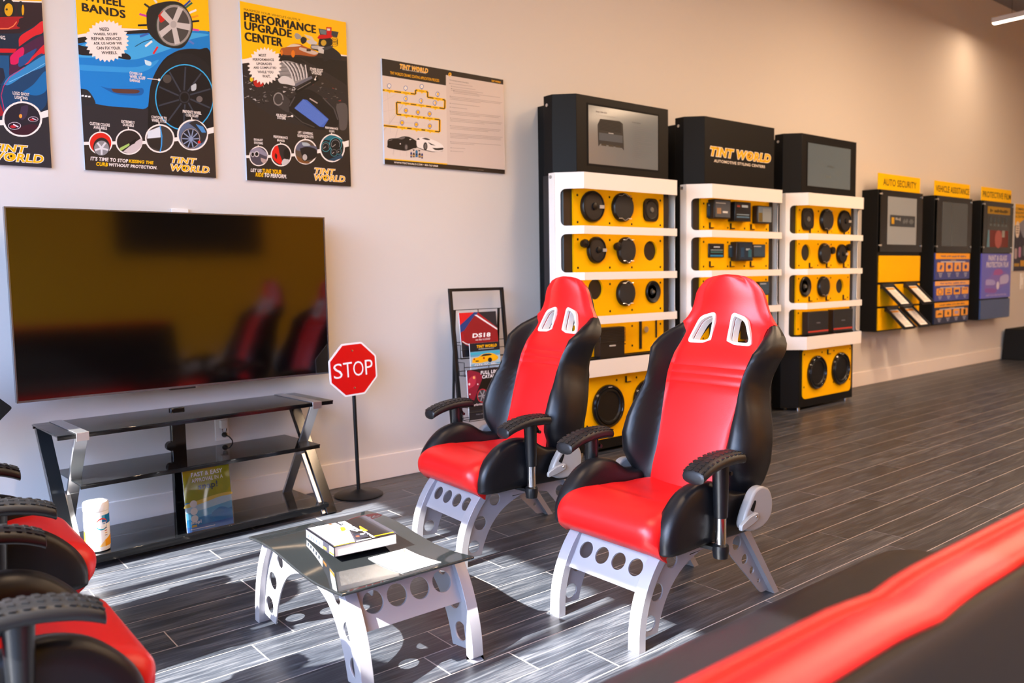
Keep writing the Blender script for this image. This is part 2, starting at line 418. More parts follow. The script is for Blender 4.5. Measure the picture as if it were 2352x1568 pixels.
def slab(name, a, b, m): mb = MB(); mb.box(a, b, m); return struct(mb.build(name))
slab('wall_display', (RX0-.2, 0, -.12), (RX1, .12, RZ), WALLM)
slab('wall_yellow', (RX0-.2, RY0-.12, -.12), (RX1, RY0, RZ), YWALL)
slab('wall_end', (RX1, RY0-.12, -.12), (RX1+.12, .12, RZ), WALLM)
slab('ceiling', (RX0-.2, RY0-.12, RZ), (RX1+.12, .12, RZ+.1), CEILM)
mb = MB(); mb.box((RX0, -0.016, 0), (RX1, 0, 0.149), TRIMM); struct(mb.build('baseboard_display', bevel=.004))
mb = MB(); mb.box((RX0, RY0, 0), (RX1, RY0+.016, 0.149), TRIMM); struct(mb.build('baseboard_yellow', bevel=.004))
# storefront on the street side: head wall above the glass, sill, mullions and panes
HEAD = 3.18
slab('wall_street', (RX0-.16, RY0, HEAD), (RX0, 0, RZ), WALLM)
slab('trim_sill', (RX0-.11, RY0, 0), (RX0, 0, 0.10), ALU)
slab('trim_head', (RX0-.11, RY0, HEAD-.06), (RX0, 0, HEAD), ALU)
slab('trim_corner_pier', (RX0-.16, -.56, 0), (RX0, 0, HEAD), WALLM)
mull = [-0.59, -1.06, -2.545, -4.03, -5.515, -7.0, RY0+.03]
GL = glass_thin('window_glass', (0.97, 0.985, 0.98))
for i, (a, b) in enumerate(zip(mull, mull[1:])):
    fr = MB(); fr.box((RX0-.08, a-.03, .10), (RX0-.02, a+.03, HEAD-.06), ALU)
    if i == len(mull)-2: fr.box((RX0-.08, b-.03, .10), (RX0-.02, b+.03, HEAD-.06), ALU)
    w = struct(fr.build('window_%d' % (i+1)))
    p = MB(); p.add([(RX0-.05, b+.03, .10), (RX0-.05, a-.03, .10), (RX0-.05, a-.03, HEAD-.06), (RX0-.05, b+.03, HEAD-.06)], [(0, 1, 2, 3)], GL)
    struct(p.build('pane', w))
slab('ground_outside', (RX0-30, -30, -.16), (RX0-.2, 20, -.12), mat('pavement', '777b82', .8))

# pendant strip lights
LENS = mat('light_diffuser', 'fff3e4', 0.5, emit=('fff0dd', 6.0))
def pendant(loc, label, first=None):
    if first: return dup(first, loc, 0, label)
    t = thing('pendant_light', label, 'ceiling light', loc, 0, 'linear pendant lights')
    h = MB(); h.box((-.035, -1.2, 0), (.035, 1.2, .06), WHITEPC); h.build('housing', t, bevel=.004)
    d = MB(); d.box((-.030, -1.19, -.012), (.030, 1.19, 0.0), LENS); d.build('diffuser', t)
    for yy in (-1.0, 1.0):
        c = MB(); c.cyl((0, yy, .06), (0, yy, RZ-4.0), .002, .002, BLACK, n=6); c.build('cable', t)
    return t
pl0 = pendant((10.45, -1.5, 4.0), 'white linear pendant light high above the protective film wall unit')
spots = [(7.4, -2.9), (4.4, -2.9), (1.4, -2.9), (10.45, -5.9), (7.4, -5.9), (4.4, -5.9)]
for i, (x, y) in enumerate(spots):
    dup(pl0, (x, y, 4.0), 0, ['white linear pendant light above the far display tower', 'white linear pendant light above the nearest display tower', 'white linear pendant light above the television',
        'white linear pendant light over the open floor by the end wall', 'white linear pendant light over the middle of the open floor', 'white linear pendant light over the sofa side of the room'][i])
for i, (x, y) in enumerate([(10.45, -1.5)]+spots):
    l = bpy.data.lights.new('pendant_lamp', 'AREA'); l.shape = 'RECTANGLE'; l.size = 0.06; l.size_y = 2.38; l.energy = ROOM_LIGHT_W*(.55 if i == 0 else 2.3 if i in (1, 4) else 1.0); l.color = WARM
    o = bpy.data.objects.new('pendant_lamp', l); COL.objects.link(o); o.location = (x, y, 3.985)

# dark board added on the yellow wall for the dark area mirrored in the television
nb = thing('dark_board', 'dark board on the yellow wall, seen mirrored along the top of the television', 'board', (3.75, RY0, 1.58))
mb = MB(); mb.box((-.95, 0, 0), (.95, .02, .95), mat('board_dark_brown', '1c1510', .6)); mb.build('panel', nb)
mb = MB()
for a, b in (((-.98, 0, -.03), (.98, .035, 0)), ((-.98, 0, .95), (.98, .035, .98)), ((-.98, 0, 0), (-.95, .035, .95)), ((.95, 0, 0), (.98, .035, .95))): mb.box(a, b, BLACK)
mb.build('frame', nb)
# ------------------------------------------------------------------ racing lounge chairs (built facing +X, origin on the floor between the feet)
TB = radians(16.7)
BN = Vector((cos(TB), 0, sin(TB)*1.0))           # forward normal of the reclined back
BUP = Vector((-sin(TB), 0, cos(TB)))
B0 = Vector((-0.085, 0, 0.385))
BLEN = 0.842
W_TAB = [(0, .17), (.04, .235), (.09, .275), (.15, .298), (.22, .305), (.30, .298), (.38, .278), (.46, .250), (.52, .242), (.57, .248), (.63, .266), (.68, .276), (.72, .270), (.76, .250), (.80, .218), (.83, .190), (.855, .174), (.88, .165), (.91, .157), (.945, .147), (.972, .130), (.99, .108), (1.0, .085)]
R_TAB = [(0, .165), (.10, .162), (.2, .155), (.3, .160), (.4, .172), (.5, .182), (.6, .188), (.68, .186), (.735, .180)]
H_TAB = [(0, .0), (.05, .02), (.09, .055), (.14, .095), (.22, .115), (.34, .110), (.45, .096), (.55, .096), (.64, .102), (.72, .078), (.80, .016), (.83, .0), (1.0, .0)]
T_TAB = [(0, .06), (.1, .09), (.3, .10), (.48, .108), (.58, .070), (.66, .036), (.76, .034), (.9, .045), (1, .035)]
def wtab(s): return interp(W_TAB, s)
def front_off(s, u):
    a = abs(u); h = interp(H_TAB, s)
    r = min(.92, interp(R_TAB, min(s, .765))/wtab(s))
    if a <= r*.95: base = 0.0
    elif a < r+ (1-r)*.55:
        t = (a-r*.95)/(r*.05+(1-r)*.55); base = h*(t*t*(3-2*t))
    else:
        t = (a-(r+(1-r)*.55))/((1-r)*.45); base = h*(1-.55*t**2.2)
    cush = .016*max(0, 1-(a/.75)**2)*(1 if s < .72 else 1.4)
    crease = sum(-.0045*math.exp(-((s-c)/.006)**2) for c in (.505, .545, .585))*(1 if a < r else 0)
    return base+cush*(1-.3*math.exp(-((s-.6)/.1)**2))+crease
C_TAB = [(0, 0), (.3, 0), (.45, -.008), (.55, -.016), (.64, -.034), (.72, -.064), (.80, -.078), (.88, -.064), (.95, -.044), (1.02, -.026)]
def back_pt(s, y, off): return B0+BUP*(BLEN*s)+Vector((0, y, 0))+BN*(off+interp(C_TAB, s))
SROWS = [0, .012, .03, .06, .1, .14, .18, .22, .26, .3, .34, .38, .42, .46, .49, .500, .505, .510, .525, .540, .545, .550, .565, .580, .585, .590, .61, .64, .67, .70, .73, .755, .78, .805, .83, .86, .89, .915, .94, .96, .98, .993, 1.0]
def close_top(rows):
    top = rows[-1]; c = sum(top, Vector())/len(top)
    for f, h in ((.80, .006), (.45, .010), (.12, .0115)): rows.append([c+(p-c)*f+BUP*h for p in top])
def black_shell():
    rows = []
    for s in SROWS:
        w = wtab(s); t = interp(T_TAB, s); q = []
        us = [-1+2*i/56 for i in range(57)]
        for u in us: q.append(back_pt(s, u*w*(1.0 if abs(u) < .97 else .985), front_off(s, u)-(0 if abs(u) < .99 else .012)))
        for u in [.995, .93, .75, .4, 0, -.4, -.75, -.93, -.995]: q.append(back_pt(s, u*w, -t*(((.62 if s < .6 else .75) if abs(u) < .6 else 1) if abs(u) < .9 else .82 if abs(u) < .99 else .45)))
        rows.append(q)
    close_top(rows); mb = MB(); mb.loft(rows, VINB); return mb
def red_cushion():
    rows = []
    for s in SROWS:
        if s < .011: continue
        w = wtab(s); k = min(1, max(0, (s-.765)/.055)); k = k*k*(3-2*k)
        hw = interp(R_TAB, min(s, .765))*(1-k)+(w+.004)*k; hw = min(hw, w+.004)
        q = []
        for i in range(41):
            u = -1+2*i/40; y = u*hw
            o = front_off(s, max(-1, min(1, y/w)))+.009*(1-.3*abs(u)**14)
            q.append(back_pt(s+(.006 if s > .99 else 0), y, o))
        dep = .02*(1-k)+.016*k
        ob = front_off(s, min(1, hw/w))
        for u in [1.0, .9, .5, 0, -.5, -.9, -1.0]:
            y = u*hw*(1 if abs(u) < .95 else .998)
            q.append(back_pt(s+(.006 if s > .99 else 0), y, (min(front_off(s, min(1, abs(y)/w)), .2)-dep) if k < .5 else -dep+.004))
        rows.append(q)
    close_top(rows); mb = MB(); mb.loft(rows, VINR); return mb
HOLE = [(.044, .712), (.140, .708), (.102, .812), (.044, .838)]   # (side, s) of the right-hand harness slot
def hole_poly(sign, grow):
    pts = [(sign*y, s*BLEN) for y, s in HOLE]
    c = Vector((sum(p[0] for p in pts)/4, sum(p[1] for p in pts)/4)); out = []
    for p in pts:
        d = Vector(p)-c; out.append(tuple(c+d*(1+grow/d.length)))
    if sign < 0: out = out[::-1]
    return rpoly(out, .022, 5)
def cut(o, polys):
    mb = MB()
    for pl in polys: mb.prism(pl, B0-BN*.2, (0, 1, 0), BUP, BN*.4, VINR)
    c = mb.build('cutter'); md = o.modifiers.new('b', 'BOOLEAN'); md.operation = 'DIFFERENCE'; md.object = c; md.solver = 'EXACT'
    dg = bpy.context.evaluated_depsgraph_get(); me = bpy.data.meshes.new_from_object(o.evaluated_get(dg)); old = o.data
    o.modifiers.clear(); o.data = me; bpy.data.objects.remove(c); me.name = old.name
    me.polygons.foreach_set('use_smooth', [True]*len(me.polygons)); me.set_sharp_from_angle(angle=radians(50))

FLEG = smoothpath([(.385, 0), (.380, .085), (.358, .165), (.317, .240), (.258, .308)], 5)
def strip(path, w, y0, y1, m, mb):             # curved square-section leg lying along an x-z path
    rows = []
    for i, p in enumerate(path):
        a = Vector(path[max(i-1, 0)]); b = Vector(path[min(i+1, len(path)-1)]); d = (b-a).normalized(); n = Vector((-d.y, d.x)) * (w/2)
        if i == 0: n = Vector((-1, 0))*(w/2)
        P = Vector(p); A = P+n; B = P-n
        rows.append([(A.x, y0, A.y), (A.x, y1, A.y), (B.x, y1, B.y), (B.x, y0, B.y)])
    mb.loft(rows, m, sm=False)
def build_chair():
    t = thing('racing_chair', 'x', 'chair', group='red and black racing chairs')
    sh = black_shell().build('backrest', t, angle=60); tag(sh, 'black vinyl backrest with side wings')
    rc = red_cushion().build('back_cushion', t, angle=60); tag(rc, 'red vinyl centre panel of the backrest')
    cut(sh, [hole_poly(-1, .003), hole_poly(1, .003)]); cut(rc, [hole_poly(-1, .003), hole_poly(1, .003)])
    for sg in (-1, 1):
        mb = MB(); o_, i_ = hole_poly(sg, .0135), hole_poly(sg, -.0025)
        mb.plate(o_, [i_], B0+BN*(-.043), (0, 1, 0), BUP, BN*.016, WHITEPC)
        mb.plate(hole_poly(sg, .002), [i_], B0-BN*.074, (0, 1, 0), BUP, BN*.034, WHITEPC)
        tag(mb.build('harness_slot', t, bevel=.002), 'white trim of a harness slot')
    # seat pan, cushion, bolsters
    mb = MB(); mb.prism(rpoly([(.30, .315), (-.16, .30), (-.16, .34), (-.10, .375), (.20, .385), (.30, .36)], .02), (0, -.235, 0), (1, 0, 0), (0, 0, 1), (0, .47, 0), VINB); mb.build('seat_pan', t, bevel=.01)
    prof = smoothpath([(-.13, .375), (-.11, .425), (.02, .436), (.16, .446), (.26, .442), (.330, .422), (.364, .385), (.360, .335), (.322, .300)], 5)
    rows = []
    for i in range(21):
        u = -1+2*i/20; q = []
        for k, (x, z) in enumerate(prof):
            fr = min(1, max(0, (x-.17)/.13)); fr = fr*fr*(3-2*fr); hw = .195+.042*fr
            e = max(0, abs(u)-.8)/.2
            zz = z-.022*e*e*(1 if x > -.1 else 0)-.010*(1-abs(u)**2)*(1 if x < .2 else 0); xx = x-(.03*e*e if x > .28 else 0)
            crease = sum(-.003*math.exp(-((x-c)/.007)**2) for c in (.045, .07, .015))
            q.append((xx, u*hw, zz+crease))
        q.append((.27, u*.21, .300)); q.append((-.12, u*.19, .345)); rows.append(q)
    mb = MB(); mb.loft(rows, VINR); tag(mb.build('seat_cushion', t, angle=55), 'red vinyl seat cushion with rolled front')
    for sg in (-1, 1):
        pr = smoothpath([(-.15, .33), (-.14, .435), (-.02, .462), (.06, .508), (.14, .522), (.22, .500), (.282, .450), (.322, .390), (.330, .335), (.305, .306), (.10, .305), (-.15, .305)], 5)
        ins = [(0.050, .0), (.014, .010), (.003, .030), (0, .054), (.006, .072), (.022, .081), (.06, .083)]
        c = Vector((.10, .40)); rows = []
        for g, yy in ins:
            q = []
            for p in pr:
                d = c-Vector(p); l = d.length; P = Vector(p)+d*(min(g, l*.6)/l); q.append((P.x, sg*(.192+yy), P.y))
            rows.append(q)
        mb = MB(); mb.loft(rows, VINB); tag(mb.build('side_bolster', t, angle=60), 'black vinyl thigh bolster')
    # legs
    for sg in (-1, 1):
        y0, y1 = sg*.165, sg*.212
        mb = MB(); strip(FLEG, .032, y0, y1, SILVER, mb)
        arch = smoothpath([(.285, .03), (.264, .09), (.226, .155), (.168, .210), (.09, .248), (.03, .262)], 5)
        out = list(FLEG[2:])+[(.03, .315)]+arch[::-1]
        mb.plate(rpoly(out, .004, 2), [circ(.212, .258, .027), circ(.288, .168, .030), circ(.322, .072, .027)], (0, sg*.187, 0), (1, 0, 0), (0, 0, 1), (0, .006, 0), SILVER)
        lg = mb.build('leg', t, bevel=.002); tag(lg, 'curved silver front leg with pierced gusset')
        mb = MB(); strip([(-.372, 0), (-.160, .305)], .03, y0, y1, SILVER, mb)
        out = [(.03, .315), (.03, .262), (-.03, .255), (-.075, .245), (-.12, .19), (-.30, .012), (-.335, .012), (-.372, .012), (-.160, .315)]
        mb.plate(rpoly(out, .01, 3), [circ(-.148, .236, .026), circ(-.197, .165, .019), circ(-.242, .112, .014), circ(-.287, .062, .010)], (0, sg*.187, 0), (1, 0, 0), (0, 0, 1), (0, .006, 0), SILVER)
        lg = mb.build('leg', t, bevel=.002); tag(lg, 'straight silver rear leg with pierced gusset')
    A = Vector((.346, 0, .172)); B = Vector((.268, 0, .302)); up = (B-A); L = up.length; up = up.normalized()
    mb = MB(); mb.plate(rrect(-.168, 0, .168, L, .006), [circ(y, L*.50, .030) for y in (-.117, -.039, .039, .117)], A, (0, 1, 0), up, (.006, 0, .003), SILVER); tag(mb.build('front_apron', t, bevel=.0015), 'silver plate with four round holes')
    A = Vector((-.245, 0, .19)); B = Vector((-.165, 0, .305)); up = (B-A); L = up.length; up = up.normalized()
    mb = MB(); mb.plate(rrect(-.168, 0, .168, L, .006), [circ(y, L*.50, .026) for y in (-.117, -.039, .039, .117)], A, (0, 1, 0), up, (.006, 0, .003), SILVER); tag(mb.build('rear_apron', t, bevel=.0015), 'silver rear plate with round holes')
    # armrests
    for sg in (-1, 1):
        y = sg*.30
        ar = MB(); rows = []
        cl = smoothpath([(.248, .577), (.232, .588), (.19, .605), (.13, .617), (.075, .620), (.03, .617), (.008, .611)], 4); n = len(cl)
        for i, (x, z) in enumerate(cl):
            e = i/(n-1); w = .042*min(1, (e*13+.03)**.5)*min(1, ((1-e)*13+.03)**.5)*(1+.12*sin(pi*e)); h = .036*min(1, (e*13+.03)**.5)*min(1, ((1-e)*13+.03)**.5)
            rows.append([(x, y+w*cos(a)*(1 if True else 1), z-.019+h*(abs(sin(a))**.7)*(1 if sin(a) > 0 else -.95)*.62) for a in [2*pi*k/16 for k in range(16)]])
        ar.loft(rows, RUBBER)
        for i in range(1, 13):                    # tyre-tread blocks
            e = (i+.9)/14.2; k = e*(n-1); k0 = int(k); f = k-k0; x = cl[k0][0]*(1-f)+cl[min(k0+1, n-1)][0]*f; z = cl[k0][1]*(1-f)+cl[min(k0+1, n-1)][1]*f
            w = .040*min(1, (e*14+.25)**.5)*min(1, ((1-e)*14+.25)**.5)*(1+.12*sin(pi*e))
            tn = Vector((cl[min(k0+1, n-1)][0]-cl[k0][0], 0, cl[min(k0+1, n-1)][1]-cl[k0][1])).normalized()
            for j, (fy, tw) in enumerate(((-.88, .35), (-.32, .5), (.32, -.5), (.88, -.35))):
                U = (tn+Vector((0, tw*.6, 0))).normalized()*.0062; Vv = Vector((0, 1, 0))*w*(.16 if abs(fy) < .5 else .10); Nn = Vector((-tn.z, 0, tn.x)); Nn = Nn if Nn.z > 0 else -Nn
                Nn = (Nn+Vector((0, fy*.75, 0))).normalized()
                ar.obox((x, y+fy*w*.9, z+(-.0030 if abs(fy) > .5 else .0018)), U, Vv, Nn*.0024, RUBBER)
        arm = ar.build('armrest', t, angle=50); tag(arm, 'black armrest pad moulded like tyre tread')
        p = MB(); p.box((.01, y-.022, .578), (.17, y+.022, .600), BLACKPL); p.cyl((.10, y, .59), (.097, y, .405), .029, .0225, BLACKPL, n=20); p.build('arm_post', arm, bevel=.003)
        k = MB(); k.cyl((.072, y+sg*.0, .575), (.055, y, .548), .006, .006, BLACKPL, n=10); k.cyl((.058, y-.014, .548), (.058, y+.014, .548), .007, .007, BLACKPL, n=10); k.build('knob', arm)
        p = MB(); p.cyl((.097, y, .405), (.097, y, .30), .0185, .0185, CHROME, n=20); tag(p.build('post_sleeve', arm), 'bright chrome sleeve')
        p = MB(); p.lathe([(.019, .318-.27), (.026, .312-.27), (.028, .296-.27), (.024, .270-.27), (0, 0)], (.097, y, .27), (0, 0, 1), BLACKPL, n=20); p.bar((.097, y, .300), (.12, sg*.16, .300), .035, .012, BLACKPL); p.build('arm_bracket', arm)
    # recliner cover on the chair's left, plain pivot cover on its right
    for sg in (1, -1):
        mb = MB(); pts = rpoly([(.012, .352), (-.008, .405), (-.058, .472), (-.100, .482), (-.150, .462), (-.168, .415), (-.160, .365), (-.115, .335), (-.045, .330)], .025, 4)
        mb.prism(pts, (0, sg*.292, 0), (1, 0, 0), (0, 0, 1), (0, sg*.034, 0), CASTG)
        c = mb.build('recline_cover', t, bevel=.008, segs=3); tag(c, 'grey plastic cover of the recline hinge')
        if sg == 1:
            mb = MB(); mb.prism(rpoly([(.035, .352), (.035, .372), (-.010, .392), (-.060, .400), (-.062, .376), (-.02, .362)], .008, 3), (0, .326, 0), (1, 0, 0), (0, 0, 1), (0, .014, 0), CASTG); mb.cyl((-.045, .340, .388), (-.045, .344, .388), .005, .005, CHROME, n=10); mb.build('recline_lever', c, bevel=.003)
            mb = MB(); mb.prism(rpoly([(-.030, .410), (-.055, .440), (-.064, .436), (-.048, .400)], .006, 3), (0, .326, 0), (1, 0, 0), (0, 0, 1), (0, .0015, 0), BLACKMATT); mb.build('lever_slot', c)
    return t
chair = build_chair()
chair.location = (2.300, -2.345, 0); chair.rotation_euler = (0, 0, pi)
chair['label'] = 'red and black racing chair in front, its whole base visible beside the sofa'
dup(chair, (2.336, -1.370, 0), pi-radians(3.5), 'red and black racing chair standing in front of the catalogue rack')
dup(chair, (0.190, -1.360, 0), 0, 'red and black racing chair cut by the left edge, near the glass media stand')
dup(chair, (0.118, -2.225, 0), 0, 'nearest red and black racing chair in the bottom left corner')
# ------------------------------------------------------------------ coffee table
def build_table():
    cx, cy = 1.288, -1.868
    t = thing('coffee_table', 'low table with wavy black glass top on pierced silver legs', 'table', (cx, cy, 0))
    leg = smoothpath([(.374, 0), (.366, .08), (.345, .165), (.310, .245), (.262, .318)], 5)
    for sx in (-1, 1):
        for sy in (-1, 1):
            mb = MB(); x0, x1 = sx*.175, sx*.215
            path = [(sy*a, b) for a, b in leg]; rows = []
            for i, p in enumerate(path):
                a = Vector(path[max(i-1, 0)]); b = Vector(path[min(i+1, len(path)-1)]); d = (b-a).normalized(); n = Vector((-d.y, d.x))*.018
                if i == 0: n = Vector((-1*sy, 0))*.018
                P = Vector(p); A_ = P+n; B_ = P-n
                rows.append([(x0, A_.x, A_.y), (x1, A_.x, A_.y), (x1, B_.x, B_.y), (x0, B_.x, B_.y)])
            mb.loft(rows, SILVER, sm=False)
            arch = smoothpath([(.262, .018), (.240, .09), (.200, .165), (.145, .222), (.07, .255), (0.0, .263)], 5)
            out = list(leg[2:])+[(0.0, .318)]+arch[::-1]
            out = [(sy*a, b) for a, b in out]
            hs = [circ(sy*.205, .258, .024), circ(sy*.272, .172, .031), circ(sy*.308, .075, .031)]
            mb.plate(rpoly(out, .004, 2), hs, (sx*.190, 0, 0), (0, 1, 0), (0, 0, 1), (.006, 0, 0), SILVER)
            tag(mb.build('leg', t, bevel=.002), 'silver leg with pierced gusset')
    for sy in (-1, 1):
        A = Vector((0, sy*.332, .185)); B = Vector((0, sy*.268, .318)); up = (B-A); L = up.length; up = up.normalized()
        mb = MB(); mb.plate(rrect(-.182, 0, .182, L, .006), [circ(x, L*.52, .034) for x in (-.123, -.041, .041, .123)], A, (1, 0, 0), up, (0, .006, 0), SILVER); tag(mb.build('end_apron', t, bevel=.0015), 'silver end plate with four round holes')
    # wavy glass
    TGL = mat('table_black_glass', '1d1f20', 0.03, spec=0.42)
    rows = []; n = 40
    for i in range(n+1):
        v = i/n; y = -1.578-.672*v; z = .338+table_wave(v)
        rows.append([(1.022-cx, y-cy, z-.009), (1.482-cx, y-cy, z-.009), (1.482-cx, y-cy, z), (1.022-cx, y-cy, z)])
    mb = MB(); mb.loft(rows, TGL, sm=False); tag(mb.build('glass_top', t, bevel=.003, angle=20), 'wavy black glass top')
    return t
def table_wave(v): return .012*cos(2*pi*(v-.22)) - (.0 if v < .9 else 0)
def table_z(y): return .338+table_wave((-1.578-y)/.672)
build_table()
# catalogue and sheet lying on the table
def flatslab(name, corners, z0, z1, m, parent=None, **k):
    mb = MB(); mb.prism(corners, (0, 0, z0), (1, 0, 0), (0, 1, 0), (0, 0, z1-z0), m); return mb.build(name, parent, **k)
zb = table_z(-1.80)+.003
bk = thing('catalog_book', 'thick glossy catalogue lying on the wavy glass table', 'book', (1.25, -1.88, zb), radians(-4.5))
bw, bh, bt = .108, .118, .032
mb = MB(); mb.box((-bw+.004, -bh, .0015), (bw-.002, bh, bt-.0015), mat('book_pages', 'efe2d3', .8, bump=('noise', 300, .2))); mb.build('pages', bk)
mb = MB(); CV = mat('book_cover_print', '33323a', .22)
mb.box((-bw, -bh-.002, 0), (bw, bh+.002, .0015), CV); mb.box((-bw, -bh-.002, 0), (-bw+.003, bh+.002, bt), CV)
rows = [(-bw, bt), (-.02, bt), (.05, bt+.001), (bw, bt+.005)]
for (xa, za), (xb, zb2) in zip(rows, rows[1:]):
    mb.add([(xa, -bh-.002, za-.0015), (xb, -bh-.002, zb2-.0015), (xb, bh+.002, zb2-.0015), (xa, bh+.002, za-.0015), (xa, -bh-.002, za), (xb, -bh-.002, zb2), (xb, bh+.002, zb2), (xa, bh+.002, za)], [(0,3,2,1),(4,5,6,7),(0,1,5,4),(1,2,6,5),(2,3,7,6),(3,0,4,7)], CV)
pr = Print(mb, (0, 0, bt+.0002), (0, -1, 0), (1, 0, 0), (0, 0, 1))     # read from the spine side
pr.poly([(-.115, -.10), (.115, -.10), (.115, -.035), (-.01, .0), (-.115, -.005)], 'f6f4f1', 1)
pr.poly([(-.115, .005), (-.03, -.002), (.02, .015), (-.06, .095), (-.115, .045)], 'd9dde6', 1)
pr.curve([(-.06, -.012), (-.015, -.025), (-.02, -.008), (-.05, .0)], 'f0a01a', 1.5)
pr.curve([(-.03, .045), (.02, .03), (.03, .05), (-.01, .07)], 'f0a01a', 1.5)
pr.poly([(.03, -.005), (.085, -.02), (.095, .02), (.05, .035)], '23232a', 1.6)
pr.poly([(.03, .03), (.11, .028), (.11, .075), (.04, .08)], 'c9c4d4', 1.2)
for i in range(9): pr.star(-.085+.02*i, .006+.011*(i % 3), .009, .004, 5, 'ffffff' if i % 2 else '15151a', 2.2)
pr.disc(-.108, -.025, .007, 'd9442a', 2.4); pr.disc(.068, -.005, .006, 'd9442a', 2.4)
for a, b in ((-.09, -.035), (-.02, .03), (.045, .10)): pass
pe = Print(mb, (0, -bh-.002, bt+.0012), (1, 0, 0), (0, 1, 0), (0, 0, 1))
for a, b, c in ((-.105, -.035, 'e8a800'), (-.03, .02, 'f2efe9'), (.022, .10, 'e8a800')):
    pe.rect(a, .004, b, .010, c, 9 if a > 0 else 1)
ps = Print(mb, (-bw-.0002, 0, 0), (0, -1, 0), (0, 0, 1), (-1, 0, 0))
ps.rect(-.112, .004, .03, .028, 'f4f2f0', 1); ps.rect(.085, .004, .118, .028, 'f6f4f2', 1); ps.rect(.085, .005, .118, .011, 'e0a400', 1.6); ps.rect(.035, .006, .06, .014, 'd98f2e', 1)
for i in range(5): ps.rect(-.10+.024*i, .008, -.09+.024*i, .019, '33405c', 2)
mb.build('cover', bk)
zp = table_z(-2.10)
sh = MB(); pts = []
for i in range(9):
    y = .104-.208*i/8; pts.append((y, table_z(-2.118+y)))
for (ya, za), (yb, zb3) in zip(pts, pts[1:]):
    sh.add([(-.068, ya, za+.0022-zp), (.068, ya, za+.0022-zp), (.068, yb, zb3+.0022-zp), (-.068, yb, zb3+.0022-zp), (-.068, ya, za+.0012-zp), (.068, ya, za+.0012-zp), (.068, yb, zb3+.0012-zp), (-.068, yb, zb3+.0012-zp)],
           [(0, 1, 2, 3), (7, 6, 5, 4), (0, 3, 7, 4), (1, 5, 6, 2)]+([(0, 4, 5, 1)] if ya == pts[0][0] else [])+([(3, 2, 6, 7)] if yb == pts[-1][0] else []), PAPER)
prs = Print(sh, (.045, .06, table_z(-2.05)+.003-zp), (0, -1, 0), (1, 0, 0), (0, 0, 1))
prs.rect(-.03, .004, -.02, .012, 'd08a4a', 1); prs.rect(-.012, .002, .03, .006, '55565c', 1); prs.rect(-.012, .010, .02, .013, '55565c', 1)
tag(sh.build('paper_sheet', loc=(1.307, -2.118, zp)), 'blank looking white sheet lying on the table beside the thick catalogue', 'paper')

# ------------------------------------------------------------------ glass media stand
SHGL = glass_thin('smoked_shelf_glass', (.34, .36, .37), .02, opac=.38, body=(.012, .013, .015))
def media_stand():
    t = thing('media_stand', 'three tier black glass media stand with crossed metal legs under the television', 'media stand', (1.272, -.290, 0), radians(3.6))
    L, D = .64, .205
    BG = mat('stand_black_gloss', '0b0c0e', .12)
    def shelf(x0, x1, y0, y1, z, th):
        mb = MB(); mb.box((x0, y0, z-th), (x1, y1, z), SHGL); o = mb.build('glass_shelf', t, bevel=.002)
        b = MB(); b.box((x0+.002, y0+.003, z-th-.012), (x1-.002, y0+.014, z-th), BG); b.box((x0+.002, y1-.014, z-th-.012), (x1-.002, y1-.003, z-th), BG); b.build('shelf_rail', t)
        return o
    tag(shelf(-L, L, -D, D, .588, .008), 'top shelf of black glass')
    tag(shelf(-.56, .565, -.19, .19, .368, .008), 'middle shelf of black glass')
    tag(shelf(-.585, .59, -.215, .20, .062, .008), 'bottom shelf of black glass')
    mb = MB(); mb.box((-.585, -.19, .022), (.59, -.17, .040), BG); mb.box((-.585, .16, .022), (.59, .18, .040), BG); mb.build('base_rail', t)
    for sg in (-1, 1):
        # cross legs: a wide dark slab running from back top to front bottom, a bright strap the other way
        mb = MB(); mb.bar((sg*.605, .185, .575), (sg*.605, -.205, .0), .055, .030, BG if sg > 0 else mat('stand_mirror_black', '2e3133', .08, metal=.4), up=(0, .83, .56))
        tag(mb.build('leg', t, bevel=.002), 'dark slab leg leaning forward')
        mb = MB(); mb.bar((sg*.545, -.19, .58), (sg*.545, -.005, .300), .050, .014, BRUSHED, up=(0, .83, .56)); mb.bar((sg*.545, -.005, .300), (sg*.545, .185, .010), .050, .014, BRUSHED, up=(0, .83, .56))
        mb.box((sg*.520, -.207, .5885), (sg*.570, .207, .5915), BRUSHED); mb.box((sg*.520, -.209, .555), (sg*.570, -.2055, .5915), BRUSHED)
        tag(mb.build('strap_leg', t, bevel=.001), 'brushed metal strap leg leaning backward')
        mb = MB(); mb.bar((sg*.565, .010, .305), (sg*.568, -.196, .004), .022, .018, BRUSHED, up=(0, .83, .56)); mb.build('brace', t, bevel=.001)
    mb = MB(); mb.box((-.075, .085, .045), (-.008, .115, .60), BG); mb.box((-.16, .06, .0), (.08, .14, .02), BG); tag(mb.build('mount_column', t, bevel=.003), 'black upright column that carries the television')
    mb = MB(); mb.cyl((-.085, .10, .42), (-.085, .07, .42), .022, .022, BG); mb.build('column_knob', t)
    return t
media_stand()
